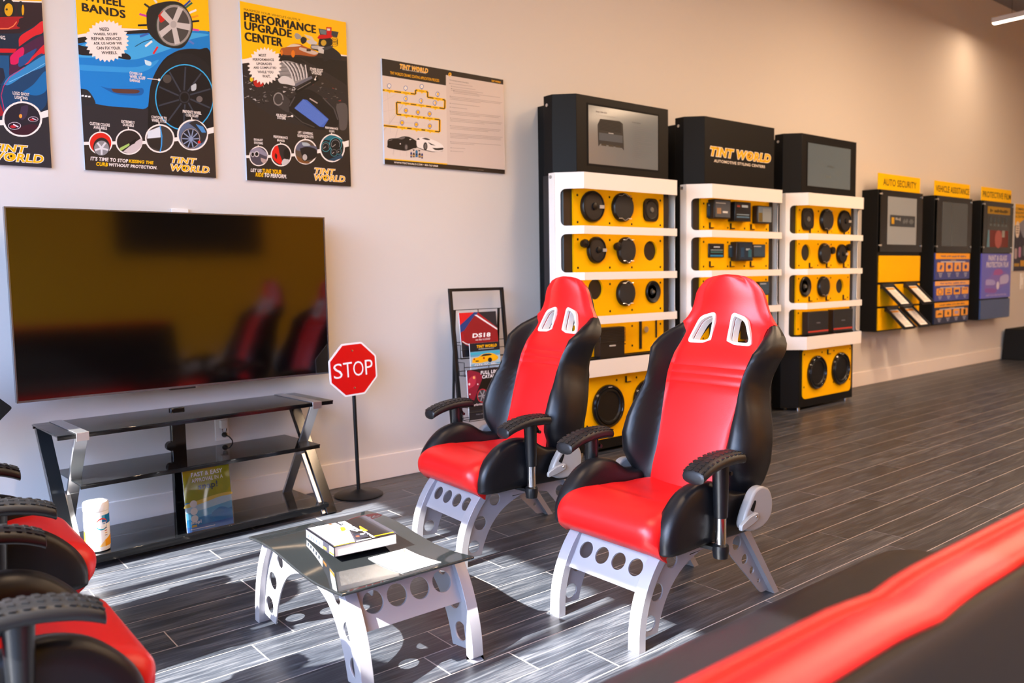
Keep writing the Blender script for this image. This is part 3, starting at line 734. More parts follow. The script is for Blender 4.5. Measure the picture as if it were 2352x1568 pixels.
# television
tv = thing('television', 'large black flat television above the glass media stand', 'television', (1.307, -.165, 0))
mb = MB(); mb.box((-.742, -.0, .693), (.742, .035, 1.538), mat('tv_back', '141416', .5)); mb.box((-.30, .035, .76), (.30, .075, 1.30), mat('tv_back', '141416', .5)); mb.build('casing', tv, bevel=.004)
TVG = mat('tv_screen_glass', '020203', .09, spec=1.0)
mb = MB(); mb.box((-.738, -.003, .700), (.738, .001, 1.534), TVG); mb.build('screen', tv)
FRM = mat('tv_bezel_metal', '77797e', .25, metal=.8)
mb = MB()
mb.box((-.744, -.006, .691), (-.738, .036, 1.540), FRM); mb.box((.738, -.006, .691), (.744, .036, 1.540), FRM)
mb.box((-.738, -.006, .691), (.738, .036, .700), FRM); mb.box((-.738, -.006, 1.534), (.738, .036, 1.540), FRM); mb.build('bezel', tv)
mb = MB(); mb.box((-.10, -.004, .683), (.02, .02, .691), BLACKPL); mb.build('sensor_bar', tv)
# canister
cn = thing('wipes_canister', 'white disinfecting wipes canister with an orange and blue label on the bottom shelf', 'canister', (.790, -.455, .063))
CW = mat('white_canister_plastic', 'fbf7f0', .35)
mb = MB(); mb.lathe([(.040, 0), (.048, .004), (.0495, .02), (.0485, .09), (.0495, .165), (.049, .172), (.0455, .176)], (0, 0, 0), (0, 0, 1), CW, n=40); mb.build('tub', cn)
mb = MB(); mb.lathe([(.0505, .176), (.0512, .180), (.0512, .205), (.048, .212), (.02, .214), (0, .214)], (0, 0, 0), (0, 0, 1), CW, n=40); mb.build('lid', cn)
mb = MB()
def wrap(pts, c, r):
    vs, fs = plate_flat(pts); mb.add([(r*cos(a), r*sin(a), z) for a, z in vs], fs, ink(c, 40))
def band(a0, a1, z0, z1, c, r, n=14, top=None):
    for i in range(n):
        A = a0+(a1-a0)*i/n; B = a0+(a1-a0)*(i+1)/n
        za = z1 if top is None else top(i/n); zb_ = z1 if top is None else top((i+1)/n)
        mb.add([(r*cos(A), r*sin(A), z0), (r*cos(B), r*sin(B), z0), (r*cos(B), r*sin(B), zb_), (r*cos(A), r*sin(A), za)], [(0, 1, 2, 3)], ink(c, 40))
f0 = radians(-78)
band(radians(-195), radians(20), .018, .158, 'f8f4ee', .0500, 40)
band(radians(-62), radians(20), .120, .158, '1272a8', .0504)
band(radians(-78), radians(-62), .118, .158, '5aa9c8', .0504, 4)
band(radians(-66), radians(20), .022, .075, 'f2a11c', .0504, 14, lambda t: .05+.035*t)
band(radians(-95), radians(-66), .022, .050, 'f6c77a', .0503, 6, lambda t: .025+.025*t)
band(radians(-195), radians(-165), .022, .09, 'f2a11c', .0504, 6)
for i in range(24):
    t0 = -1+2*i/24; t1 = -1+2*(i+1)/24
    for sgn, c in ((1, 'd8382c'), (-1, '22a3b4')):
        a = lambda t: f0+radians(26)*t
        zc = lambda t, k: .120+sgn*(.021*sqrt(max(0, 1-t*t))+k)
        mb.add([(.0507*cos(a(t0)), .0507*sin(a(t0)), zc(t0, 0)), (.0507*cos(a(t1)), .0507*sin(a(t1)), zc(t1, 0)), (.0507*cos(a(t1)), .0507*sin(a(t1)), zc(t1, .005)), (.0507*cos(a(t0)), .0507*sin(a(t0)), zc(t0, .005))], [(0, 1, 2, 3)], ink(c, 40))
tv_, tf_ = text_geo('CLOROX', .02); bx = max(p[0] for p in tv_); by = max(p[1] for p in tv_)
mb.add([(.0509*cos(f0+radians(44)*(p[0]/bx-.5)), .0509*sin(f0+radians(44)*(p[0]/bx-.5)), .113+.015*p[1]/by) for p in tv_], tf_, ink('fdfdfb', 40))
band(radians(-75), radians(-35), .119, .141, '2b6ca3', .0505, 6)
for i, c in enumerate(('7a4b5c', 'b5443a', 'e0a030', '7a7a88')): band(radians(-66), radians(-52), .098-.010*i, .101-.010*i, c, .0508, 4)
mb.build('label_print', cn)
# flyer in its clear stand
fl = thing('flyer_stand', 'green and blue financing flyer in a clear stand on the bottom shelf', 'flyer', (1.262, -.490, .063), radians(2))
tl = radians(6); FU = Vector((1, 0, 0)); FV = Vector((0, sin(tl), cos(tl))); FN = Vector((0, -cos(tl), sin(tl)))
mb = MB(); mb.obox(FV*.142+FN*-.001, FU*.108, FV*.140, FN*.0008, PAPER)
pf = Print(mb, FV*.002, FU, FV, FN, eps=.0003)
pf.rect(-.108, .135, .108, .282, 'a9a815', 1); pf.rect(-.108, .0, .108, .135, '2b8fcf', 1)
pf.curve([(-.108, .128), (-.06, .136), (0, .146), (.06, .152), (.108, .150), (.108, .139), (.05, .137), (-.02, .124), (-.108, .112)], 'f0d35a', 2)
pf.poly([(-.108, .112), (-.02, .126), (.05, .138), (.108, .141), (.108, .11), (.0, .095), (-.108, .085)], 'bfe3f5', 1.5)
pf.poly([(-.108, .086), (0, .096), (.108, .111), (.108, .08), (.02, .066), (-.108, .056)], '5fb6e4', 1.5)
pf.curve([(.01, .07), (.05, .09), (.09, .075), (.10, .04), (.06, .03), (.02, .045)], '1f86cc', 1.7)
pf.poly([(-.108, 0), (.108, 0), (.108, .03), (-.108, .022)], '2f6fc0', 1.6)
pf.text('FAST & EASY', (-.070, .248), (.076, .268), 'ffffff', 3, .02); pf.text('APPROVAL IN A', (-.070, .222), (.076, .240), 'ffffff', 3, .01); pf.text('snap!', (-.042, .178), (.048, .215), '2f3f57', 3, .03)
for i in range(3): pf.disc(-.070, .126-.034*i, .0165, 'ffffff', 3)
pf.text('snap!', (-.088, .030), (-.040, .050), 'ffffff', 3, .04); pf.rect(-.086, .020, -.062, .030, 'e8c35a', 3); pf.rect(-.092, .010, .02, .0125, 'f4f4f4', 3)
mb.build('flyer', fl)
AC = glass_thin('clear_acrylic', (.96, .97, .97))
mb = MB(); mb.obox(FV*.143+FN*.003, FU*.110, FV*.143, FN*.0008, AC); mb.obox(FV*.143-FN*.004, FU*.110, FV*.143, FN*.0008, AC); mb.box((-.110, -.01, .0), (.110, .05, .002), AC); mb.build('acrylic_holder', fl)
# wall outlet, plug and cable
ou = thing('wall_outlet', 'white wall outlet with a night light seen behind the middle glass shelf', 'outlet', (1.505, 0, .43))
WPL = mat('white_plate_plastic', 'f4f1ee', .4)
mb = MB(); mb.box((-.036, -.007, -.058), (.036, 0, .058), WPL); mb.build('cover_plate', ou, bevel=.003)
mb = MB(); mb.box((-.014, -.035, .008), (.022, -.007, .052), WPL); mb.cyl((.004, -.03, .010), (.004, -.03, -.012), .013, .010, glass_thin('night_light_lens', (.9, .92, .95))); mb.build('night_light', ou, bevel=.003)
pg = thing('power_cable', 'black power plug with its cord in the outlet behind the glass shelves', 'power cable', (1.513, -.008, .402))
mb = MB(); mb.lathe([(.004, 0), (.013, .002), (.014, .014), (.009, .024), (.005, .034)], (0, 0, 0), (0, -1, 0), BLACKPL, n=14); mb.build('plug', pg)
mb = MB(); mb.tube(smoothpath([(0, -.034, 0), (.008, -.055, -.006), (.022, -.06, -.03), (.012, -.05, -.055), (-.04, -.04, -.085), (-.12, -.035, -.11), (-.20, -.03, -.19), (-.235, -.03, -.28)], 6), .0033, BLACKPL); mb.build('cord', pg)
cp = MB(); cp.box((-.042, -.012, -.02), (.042, 0, .022), WPL); cp.box((.03, -.014, -.02), (.036, 0, .006), WPL); tag(cp.build('cable_cover', bevel=.002, loc=(1.343, 0, 1.548)), 'small white cable cover on the wall just above the television', 'wall plate')
wp = thing('wall_switch', 'white switch plate on the wall at the far right edge', 'wall plate', (12.48, 0, 1.01)); mb = MB(); mb.box((-.06, -.008, -.11), (.06, 0, .11), WPL); mb.build('cover_plate', wp, bevel=.003); mb = MB(); mb.box((-.02, -.014, -.05), (.02, -.008, .05), WPL); mb.build('rocker', wp, bevel=.002)

# ------------------------------------------------------------------ toy road signs
REDS = mat('sign_red', 'd3060d', .35); WHS = mat('sign_white', 'f6f4f4', .4)
ss = thing('stop_sign', 'red octagonal stop sign on a black pole beside the media stand', 'sign', (2.172, -.231, 0))
mb = MB(); mb.lathe([(.132, 0), (.135, .006), (.125, .012), (.05, .018), (.022, .030), (.016, .034)], (0, 0, 0), (0, 0, 1), BLACK, n=40); mb.build('base', ss)
mb = MB(); mb.cyl((0, 0, .02), (-.012, .006, .80), .0105, .0105, BLACK, n=16); mb.build('pole', ss)
rl = radians(2.5); SU = Vector((cos(rl), 0, sin(rl))); SV = Vector((-sin(rl), 0, cos(rl))); SNn = Vector((0, -1, 0)); so_ = Vector((-.017, -.012, .711))
octp = lambda r: [(r*cos(radians(22.5+45*i)), r*sin(radians(22.5+45*i))) for i in range(8)]
mb = MB(); mb.prism(rpoly(octp(.158), .006, 3), so_, SU, SV, (0, -.004, 0), WHS)
ps = Print(mb, so_+Vector((0, -.0042, 0)), SU, SV, SNn); ps.poly(rpoly(octp(.1475), .005, 3), REDS, 1)
for ch, x0, x1 in (('S', -.121, -.068), ('T', -.062, -.008), ('O', -.002, .062), ('P', .072, .120)): ps.text(ch, (x0, -.040), (x1, .042), WHS, 3, -.004)
mb.build('sign_plate', ss)
for z in (.103, -.103):
    mb = MB(); mb.lathe([(.0055, 0), (.005, .002), (0, .003)], so_+SV*z+Vector((0, -.005, 0)), (0, -1, 0), CHROME, n=12); mb.build('bolt', ss)
ds = thing('warning_sign', 'yellow and black diamond sign on a pole, cut by the left edge', 'sign', (.322, -.25, 0))
mb = MB(); mb.lathe([(.132, 0), (.135, .006), (.125, .012), (.05, .018), (.022, .030), (.016, .034)], (0, 0, 0), (0, 0, 1), BLACK, n=40); mb.build('base', ds)
mb = MB(); mb.cyl((0, 0, .02), (0, 0, .86), .0105, .0105, BLACK, n=16); mb.build('pole', ds)
mb = MB(); mb.prism(rpoly([(.212, 0), (0, .212), (-.212, 0), (0, -.212)], .012, 3), (0, -.012, .688), (1, 0, 0), (0, 0, 1), (0, -.004, 0), BLACKMATT)
pd = Print(mb, (0, -.0162, .688), (1, 0, 0), (0, 0, 1), (0, -1, 0)); pd.poly(rpoly([(.158, 0), (0, .158), (-.158, 0), (0, -.158)], .008, 3), 'f5a400', 1); mb.build('sign_plate', ds)

# ------------------------------------------------------------------ sofa seen from behind
def build_sofa():
    t = thing('racing_sofa', 'long black and red sofa seen from behind in the bottom right corner', 'sofa', (1.35, -3.42, 0))
    x0, x1 = -1.0, 1.0
    def along(prof, m, xa, xb, n=40, endr=.05, dip=0.0):
        rows = []
        for i in range(n+1):
            e = i/n; x = xa+(xb-xa)*e; k = min(1, min(e, 1-e)*n/3.0); sc = 1-(1-sqrt(max(0, 1-(1-k)**2)))*endr
            c = Vector((sum(p[0] for p in prof)/len(prof), sum(p[1] for p in prof)/len(prof)))
            dz = -dip*math.exp(-((x-.32)/.05)**2)-dip*math.exp(-((x+.45)/.05)**2)
            rows.append([(x, c.x+(p[0]-c.x)*sc, c.y+(p[1]-c.y)*sc+(dz if p[1] > .5 else 0)) for p in prof])
        mb = MB(); mb.loft(rows, m); return mb
    seat = smoothpath([(-.28, .22), (-.28, .395), (-.05, .412), (.16, .420), (.255, .408), (.295, .370), (.295, .31), (.27, .22)], 4)
    tag(along(seat, VINB, x0, x1, endr=.14).build('seat', t, angle=60), 'black vinyl seat')
    roll = smoothpath([(.23, .20), (.305, .215), (.325, .275), (.312, .320), (.24, .320)], 4)
    tag(along(roll, VINR, x0+.02, x1-.02, endr=.2).build('front_roll', t, angle=60), 'red vinyl roll along the seat front')
    back = smoothpath([(-.20, .12), (-.47, .12), (-.505, .45), (-.50, .68), (-.484, .79), (-.468, .828), (-.43, .842), (-.388, .81), (-.32, .62), (-.20, .40)], 4)
    tag(along(back, VINB, x0, x1, endr=.10).build('backrest', t, angle=60), 'black vinyl backrest')
    strip_ = smoothpath([(-.458, .828), (-.472, .842), (-.463, .853), (-.44, .858), (-.420, .853), (-.409, .842), (-.400, .851), (-.389, .846), (-.382, .83), (-.40, .815), (-.44, .815)], 4)
    tag(along(strip_, VINR, x0+.01, x1-.01, endr=.12, dip=.008).build('top_roll', t, angle=60), 'red vinyl band along the top of the backrest')
    for sx in (-1, 1):
        for y in (-.27, .25):
            mb = MB(); mb.bar((sx*.86, y, .225), (sx*.90, y*1.05, 0), .045, .045, SILVER, up=(0, 1, 0)); mb.build('leg', t, bevel=.003)
    mb = MB(); mb.box((-.92, -.25, .17), (.92, .27, .225), SILVER); mb.build('base_frame', t, bevel=.004)
    return t
build_sofa()
# ------------------------------------------------------------------ helpers that read a point off the photograph on a known plane y = const
def onp(px, py, y):
    d = _f+CR*((px-IMW/2)/FPX)-CU*((py-IMH/2)/FPX); t = (y-CAM.y)/d.y; q = CAM+d*t
    return q.x, q.z
def words(pr, x0, x1, y0, y1, counts, c, layer):     # lettering too small to read: rows of letter-like strokes
    tot = sum(counts)+len(counts)-1; cw = (x1-x0)/tot; x = x0; r = random.Random(tot)
    for n in counts:
        for k in range(n): pr.rect(x+cw*.08, y0+(y1-y0)*r.choice((0, 0, .25)), x+cw*.84, y1-(y1-y0)*r.choice((0, 0, .3)), c, layer); x += cw
        x += cw
# ------------------------------------------------------------------ display towers
TP = [(-.56, -.21), (-.56, -.29), (-.45, -.40), (.45, -.40), (.56, -.29), (.56, -.21)]
BANDS = [(.535, .646), (.881, .934), (1.173, 1.222), (1.469, 1.521), (1.756, 1.86)]
def white_frame(t):
    mb = MB()
    for z0, z1 in BANDS: mb.box((-.458, -.474, z0), (.458, -.470, z1), WHITEPC)
    w = .184; out = [(0, BANDS[0][0]), (w, BANDS[0][0])]; nt = .033; r = .034
    for (a0, a1), (b0, b1) in zip(BANDS, BANDS[1:]):
        out += [(w, a1)]+[(nt+r-r*sin(radians(18*k)), a1+r-r*cos(radians(18*k))) for k in range(6)]+[(nt+r-r*cos(radians(18*k)), b0-r+r*sin(radians(18*k))) for k in range(6)]+[(w, b0)]
    out += [(w, BANDS[-1][1]), (0, BANDS[-1][1])]
    for sg in (-1, 1):
        O = (sg*.588, -.342, 0); U = Vector((-sg*1, -1, 0)).normalized()
        mb.plate(out, [], O, U, (0, 0, 1), Vector((sg*-1, 1, 0)).normalized()*.004, WHITEPC)
        mb.box((sg*.588, -.342, BANDS[0][0]), (sg*.592, -.285, BANDS[-1][1]), WHITEPC)
    return tag(mb.build('white_frame', t, angle=25), 'white metal frame with open windows')
def speaker(t, x, z, r, style='cone', y=-.36, name='speaker', oval=1.0):
    root = None; ax = (0, -1, 0); e = (oval, 1.0)
    # lathe axes: a = ax x ref(z) points along -x, b along z
    if style == 'flat':
        mb = MB(); mb.lathe([(r, 0), (r, .018), (r*.94, .028), (r*.86, .030), (r*.84, .024), (r*.5, .028), (0, .030)], (x, y, z), ax, [SPKB]*4+[SPKC]*2, n=30, ell=e); root = mb.build(name, t)
        m2 = MB(); m2.lathe([(r*.24, .026), (r*.22, .040), (r*.1, .044), (0, .044)], (x, y, z), ax, SPKB, n=18); m2.build('tweeter', root)
        m3 = MB(); m3.box((x+r*.45, y-.034, z-.012), (x+r*.85, y-.030, z+.010), mat('badge_silver', 'b9b4ae', .4)); m3.build('badge', root)
    elif style == 'grille':
        mb = MB(); mb.lathe([(r, 0), (r, .020), (r*.93, .030), (r*.6, .036), (0, .038)], (x, y, z), ax, [SPKB]*2+[mat('speaker_grille', '1e1f21', .55, bump=('voronoi', 600, .4))]*2, n=32, ell=e); root = mb.build(name, t)
        m2 = MB()
        for s in (1, -1):
            p = [(x+r*e[0]*.62*k/4*1.0, y-.036, z+s*(r*.86+.006*cos(pi*k/2)-.0008*k*k)) for k in range(-4, 5)]
            m2.tube(p, .0022, BRUSHED, n=6)
        m2.build('grille_trim', root)
    elif style == 'cone':
        mb = MB(); mb.lathe([(r, 0), (r, .012), (r*.93, .018), (r*.86, .016), (r*.76, .008), (r*.30, -.018), (r*.29, .0), (r*.15, .006), (0, .007)], (x, y, z), ax, [SPKB]*3+[SPKC]*5, n=32, ell=e); root = mb.build(name, t)
        m2 = MB(); m2.lathe([(r*.17, .006), (r*.14, .016), (0, .020)], (x, y, z), ax, mat('dust_cap_grey', '6a675f', .35), n=14); m2.build('dust_cap', root)
    elif style == 'square':
        mb = MB(); pts = rpoly([(x-r*.95, z-r*.62), (x-r*.62, z-r*1.0), (x+r*.62, z-r*1.0), (x+r*.95, z-r*.62), (x+r*.95, z+r*.62), (x+r*.62, z+r*1.0), (x-r*.62, z+r*1.0), (x-r*.95, z+r*.62)], r*.3, 4)
        mb.prism(pts, (0, y, 0), (1, 0, 0), (0, 0, 1), (0, -.014, 0), SPKB); mb.lathe([(r*.86, .014), (r*.80, .017), (r*.68, .0145)], (x, y, z), ax, SPKB, n=28); root = mb.build(name, t)
        m2 = MB(); m2.lathe([(r*.70, .0155), (r*.45, .0148), (r*.24, .0150), (r*.22, .022), (0, .026)], (x, y, z), ax, [SPKC]*2+[mat('dust_cap_grey', '6a675f', .35)]*2, n=24); m2.build('cone', root)
    elif style == 'sub':
        mb = MB(); mb.lathe([(r, 0), (r, .016), (r*.95, .026), (r*.86, .024), (r*.83, .016), (r*.80, .012)], (x, y, z), ax, SPKG, n=44, ell=e); root = mb.build(name, t)
        m2 = MB(); m2.lathe([(r*.84, .014), (r*.80, .024), (r*.72, .024), (r*.66, .012)], (x, y, z), ax, SPKB, n=44, ell=e); m2.build('surround', root)
        m3 = MB(); m3.lathe([(r*.67, .012), (r*.50, .002), (r*.36, -.002), (r*.18, .002), (0, .004)], (x, y, z), ax, mat('sub_cone', '252423', .42), n=36, ell=e); m3.build('cone', root)
        m4 = MB(); m4.box((x-r*.12, y-.0278, z+r*.885), (x+r*.12, y-.0268, z+r*.915), mat('badge_silver', 'b9b4ae', .4)); m4.build('badge', root)
    elif style == 'tweeter':
        mb = MB(); mb.lathe([(r*.8, 0), (r, .02), (r*.9, .034), (r*.5, .036), (r*.45, .033), (0, .040)], (x, y, z), ax, SPKB, n=18); root = mb.build(name, t)
    return root
def tag_holder(t, x, z, y=-.36):
    mb = MB(); mb.box((x-.026, y-.012, z-.026), (x+.022, y, z+.018), BLACKPL); mb.box((x-.019, y-.0145, z-.019), (x+.026, y-.012, z+.022), YEL); return mb.build('tag_holder', t)
SECT = [(.655, .893), (.905, 1.190), (1.202, 1.488), (1.500, 1.775)]
def tower(label, xc, holes={}, screen=False):
    t = thing('display_tower', label, 'display tower', (xc, 0, 0), 0, 'car audio display towers')
    bk = MB(); bk.box((-.43, -.21, .03), (.43, -.001, 2.345), BLACKSAT); bk.build('back_panel', t, bevel=.002)
    mb = MB(); mb.prism(TP, (0, 0, 1.85), (1, 0, 0), (0, 1, 0), (0, 0, .512), BLACKSAT); up = mb.build('head_box', t, bevel=.002); tag(up, 'black head box')
    mb = MB(); mb.prism(TP, (0, 0, .025), (1, 0, 0), (0, 1, 0), (0, 0, .625), BLACKSAT); mb.build('base_box', t, bevel=.002)
    mb = MB()
    for sx in (-1, 1):
        for y in (-.36, -.24): mb.cyl((sx*.40, y, 0), (sx*.40, y, .026), .018, .018, CHROME, n=12)
    mb.build('foot', t)
    mb = MB(); mb.prism([(-.572, -.21), (-.572, -.29), (-.52, -.345), (.52, -.345), (.572, -.29), (.572, -.21)], (0, 0, .65), (1, 0, 0), (0, 1, 0), (0, 0, 1.2), mat('tower_side_black', '1a1c21', .35)); mb.build('core', t)
    for i, (z0, z1) in enumerate(SECT):
        mb = MB(); mb.plate(rrect(-.445, z0, .445, z1, .004), holes.get(i, []), (0, -.351, 0), (1, 0, 0), (0, 0, 1), (0, .018, 0), YEL)
        for x in (-.41, -.11, .11, .41):
            for z in (z0+.05, z1-.05): mb.cyl((x, -.3605, z), (x, -.3615, z), .008, .008, BLACKMATT, n=10)
        tag(mb.build('display_panel', t), 'yellow panel')
    mb = MB(); mb.plate(rrect(-.405, .095, .405, .530, .045), [], (0, -.402, 0), (1, 0, 0), (0, 0, 1), (0, .012, 0), YEL)
    for x in (-.385, -.10, .10, .385):
        for z in (.20, .485): mb.cyl((x, -.408, z), (x, -.409, z), .008, .008, BLACKMATT, n=10)
    tag(mb.build('base_panel', t), 'yellow panel with rounded corners'); tag_holder(t, .01, .487, -.408)
    white_frame(t)
    sc = MB()
    for sx in (-1, 1):
        for z in (2.30, 1.835, .60): sc.cyl((sx*(.561 if z > 1.84 else .592), -.245 if z > 1.84 else -.305, z), (sx*(.566 if z > 1.84 else .597), -.245 if z > 1.84 else -.305, z), .011, .011, BRUSHED, n=12)
    sc.build('screw', t)
    for sx in (-1, 1): speaker(t, .01+sx*.2, .315, .148, 'sub', -.408, 'subwoofer')
    return t
def amp(t, x, z, w, h, red=False):
    mb = MB(); mb.box((x-w/2, -.42, z-h/2), (x+w/2, -.361, z+h/2), mat('amplifier_black', '15161a', .35))
    if not red:
        for i in range(9): mb.box((x-w/2-.004, -.428, z+h*(.02+.052*i)), (x+w/2+.004, -.361, z+h*(.02+.052*i)+.006), mat('amplifier_black', '15161a', .35))
        mb.box((x-.03, -.4215, z-h*.12), (x+.03, -.42, z-h*.07), mat('badge_silver', 'b9b4ae', .4))
    a = mb.build('amplifier', t, bevel=.002)
    if red:
        m = MB(); m.box((x-w/2, -.4215, z-h*.40), (x+w/2, -.4195, z-h*.33), mat('amplifier_red', 'c0392b', .35)); m.build('red_strip', a)
        m = MB(); m.box((x-.03, -.4215, z-.006), (x+.03, -.4203, z+.006), mat('amplifier_badge', '55575f', .4)); m.build('badge', a)
    m = MB()
    for i, c in enumerate(('c0392b', 'e8e8e8', '1f3f8f')): m.tube([(x-w*.4+.03*i, -.39, z-h/2), (x-w*.4+.03*i, -.40, z-h/2-.02), (x-w*.4+.035*i, -.37, z-h/2-.035)], .005, mat('wire_'+c, c, .5), n=6)
    m.build('wires', a)
    return a
def radio(t, x, z, w, h, yo, cols, name='head_unit'):
    mb = MB(); mb.box((x-w/2, yo, z-h/2), (x+w/2, -.361, z+h/2), BLACKPL)
    a = mb.build(name, t, bevel=.004)
    m = MB(); pr = Print(m, (x-w/2, yo-.0006, z-h/2), (1, 0, 0), (0, 0, 1), (0, -1, 0))
    pr.rect(w*.05, h*.08, w*.95, h*.94, mat('lcd_%s' % cols[0], cols[0], .15, emit=(cols[0], .35)), .2)
    for k, (fx, fy, fw, fh, c) in enumerate(cols[1]): pr.rect(w*fx, h*fy, w*(fx+fw), h*(fy+fh), c, 1+.3*k)
    m.build('display', a)
    return a
def lx(px, py, xc, y=-.375):
    x, z = onp(px, py, y); return x-xc, z
def head_screen(t, xc, q, draw, bg):
    (x0, z1), (x1, z0) = lx(q[0], q[1], xc, -.405), lx(q[2], q[3], xc, -.405)
    mb = MB(); mb.box((x0-.012, -.402, z0-.012), (x1+.012, -.400, z1+.012), BLACKMATT)
    pr = Print(mb, (x0+xc, -.4022, z0), (1, 0, 0), (0, 0, 1), (0, -1, 0))
    W_, H_ = x1-x0, z1-z0
    pr.O = Vector((x0, -.4022, z0)); pr.rect(0, 0, W_, H_, mat('screen_'+bg, bg, .12, emit=(bg, .12)), .3)
    draw(pr, W_, H_)
    return tag(mb.build('screen', t), 'lit grey screen')
# nearest tower
X1 = 4.170
def hole_at(px, py, xc, r): x, z = lx(px, py, xc, -.36); return circ(x, z, r, 28)
h = {2: [hole_at(1494, 576, X1, .070)], 1: [hole_at(1368, 664, X1, .070)]}
t1 = tower('nearest tall speaker display tower with yellow panels and an amplifier on its screen', X1, h)
def d1(pr, w, h):
    pr.text('Sony XM-GS4', (w*.10, h*.885), (w*.25, h*.92), '2b2d30', 2, .03); pr.text('4 Channel Amplifier', (w*.10, h*.835), (w*.37, h*.86), '55585c', 2)
    pr.poly([(w*.13, h*.31), (w*.12, h*.68), (w*.16, h*.79), (w*.43, h*.80), (w*.475, h*.76), (w*.49, h*.29), (w*.46, h*.33), (w*.16, h*.36)], '2c2c2e', 1)
    for i in range(8): pr.rect(w*.15, h*(.60+.024*i), w*.45, h*(.612+.024*i), '101012', 2)
    pr.rect(w*.14, h*.42, w*.47, h*.55, '4a515a', 1.6); pr.rect(w*.27, h*.555, w*.34, h*.57, 'a8aaac', 2)
    for i in range(3): pr.rect(w*(.17+.10*i), h*.33, w*(.24+.10*i), h*.365, '3a352c', 2)
    pr.text('Product Highlights', (w*.61, h*.80), (w*.735, h*.825), '3a3c40', 2, .02)
    for i, L_ in enumerate((.09, .25, .28, .07, .10, .16, .26, .17, .29, .08, .30, .14, .05, .08, .27, .16, .12, .08)): pr.rect(w*.63, h*(.755-.034*i), w*(.63+L_), h*(.763-.034*i), '6b6f74', 2)
head_screen(t1, X1, (1352, 240, 1512, 391), d1, '6a7174')
for px, py, r, st, ov in ((1362, 474, .104, 'flat', 1), (1431, 476, .098, 'grille', 1.02), (1497, 482, .080, 'square', 1), (1371, 574, .089, 'flat', .92), (1439, 575, .092, 'grille', .92), (1438, 673, .090, 'grille', .95), (1502, 670, .079, 'square' if False else 'cone', .95)):
    x, z = lx(px, py, X1); speaker(t1, x, z, r, st, oval=ov)
for px, py in ((1342, 559), (1418, 566)): x, z = lx(px, py, X1); speaker(t1, x, z, .030, 'tweeter', name='tweeter_pod')
x, z = lx(1396, 786, X1); amp(t1, x, z, .235, .21)
for px, py in ((1433, 764), (1433, 782)): x, z = lx(px, py, X1); tag_holder(t1, x, z)
mb = MB(); x, z = lx(1474, 762, X1)
mb.box((x-.012, -.368, z-.12), (x+.010, -.361, z+.12), BLACKPL); mb.cyl((x+.05, -.361, z+.015), (x+.05, -.375, z+.015), .022, .022, CHROME, n=16); mb.box((x+.16, -.368, z-.05), (x+.172, -.361, z+.12), BLACKPL); mb.build('mount_bracket', t1)
# middle tower
X2 = 5.487
t2 = tower('middle display tower with yellow lettering on its black head and car radios', X2)
lg = MB(); pl = Print(lg, (X2, -.4006, 0), (1, 0, 0), (0, 0, 1), (0, -1, 0), eps=.0008, crop=(1540, 250, 985/270))
def logo1(pr, bl, tr, c='f6b200', o='f1eadf', split=None):
    pr.text('TINT WORLD', bl, tr, c, 3, .055, .22, outline=(o, .045))
logo1(pl, (332, 392), (838, 382)); pl.disc(655, 396, 15, 'f2a900', 3.5, ry=24); pl.poly([(648, 378), (662, 384), (650, 398)], '20190c', 4); pl.poly([(662, 395), (664, 414), (652, 408)], '20190c', 4)
pl.text('AUTOMOTIVE STYLING CENTERS', (362, 446), (790, 474), 'f1e3d3', 3, .02)
lgo = lg.build('lettering', t2); lgo.location = (-X2, 0, 0)
S0 = ('4a4c4e', [(.08, .78, .6, .05, 'c9c4b8'), (.15, .25, .25, .3, '9c7a5a'), (.5, .3, .3, .1, 'd8d8d8')])
S1 = ('12161b', [(.1, .72, .2, .1, 'a04030'), (.4, .72, .4, .12, 'b8c4cc'), (.08, .18, .8, .08, '4f6f86'), (.08, .32, .8, .05, '7a8c98')])
S2 = ('6a7275', [(.08, .1, .25, .5, '6b5a2a'), (.35, .1, .55, .75, '8a9296')])
S3 = ('0e1a22', [(.08, .06, .84, .12, '2f88b8'), (.1, .35, .8, .06, '4a8f8a'), (.1, .5, .8, .06, '8fa8a8'), (.3, .7, .4, .1, 'c8d0d4')])
S4 = ('0f2233', [(.06, .1, .12, .8, '18242c'), (.55, .55, .25, .1, '9aa8b0'), (.25, .2, .2, .5, '1e3f5c'), (.7, .2, .2, .4, '2a5f70')])
S5 = ('2a3f4c', [(.05, .8, .6, .08, 'c0c8cc')])
for px, py, w, hh, yo, s in ((1638, 483, .13, .11, -.375, S5), (1660, 480, .205, .145, -.42, S0), (1707, 486, .205, .150, -.43, S1), (1757, 493, .205, .140, -.41, S2), (1646, 575, .19, .105, -.372, S3), (1684, 577, .10, .10, -.372, S5), (1711, 577, .215, .150, -.42, S4), (1744, 576, .17, .105, -.385, S5), (1756, 662, .14, .11, -.40, S5), (1662, 664, .2, .12, -.40, S3), (1712, 664, .2, .12, -.40, S1)):
    x, z = lx(px, py, X2, yo); radio(t2, x, z, w, hh, yo, s)
for px, py in ((1637, 516), (1685, 518), (1731, 520), (1637, 605), (1684, 605), (1730, 605)): x, z = lx(px, py, X2); tag_holder(t2, x, z)
amp(t2, -.23, .77, .22, .20); amp(t2, .19, .77, .26, .20)
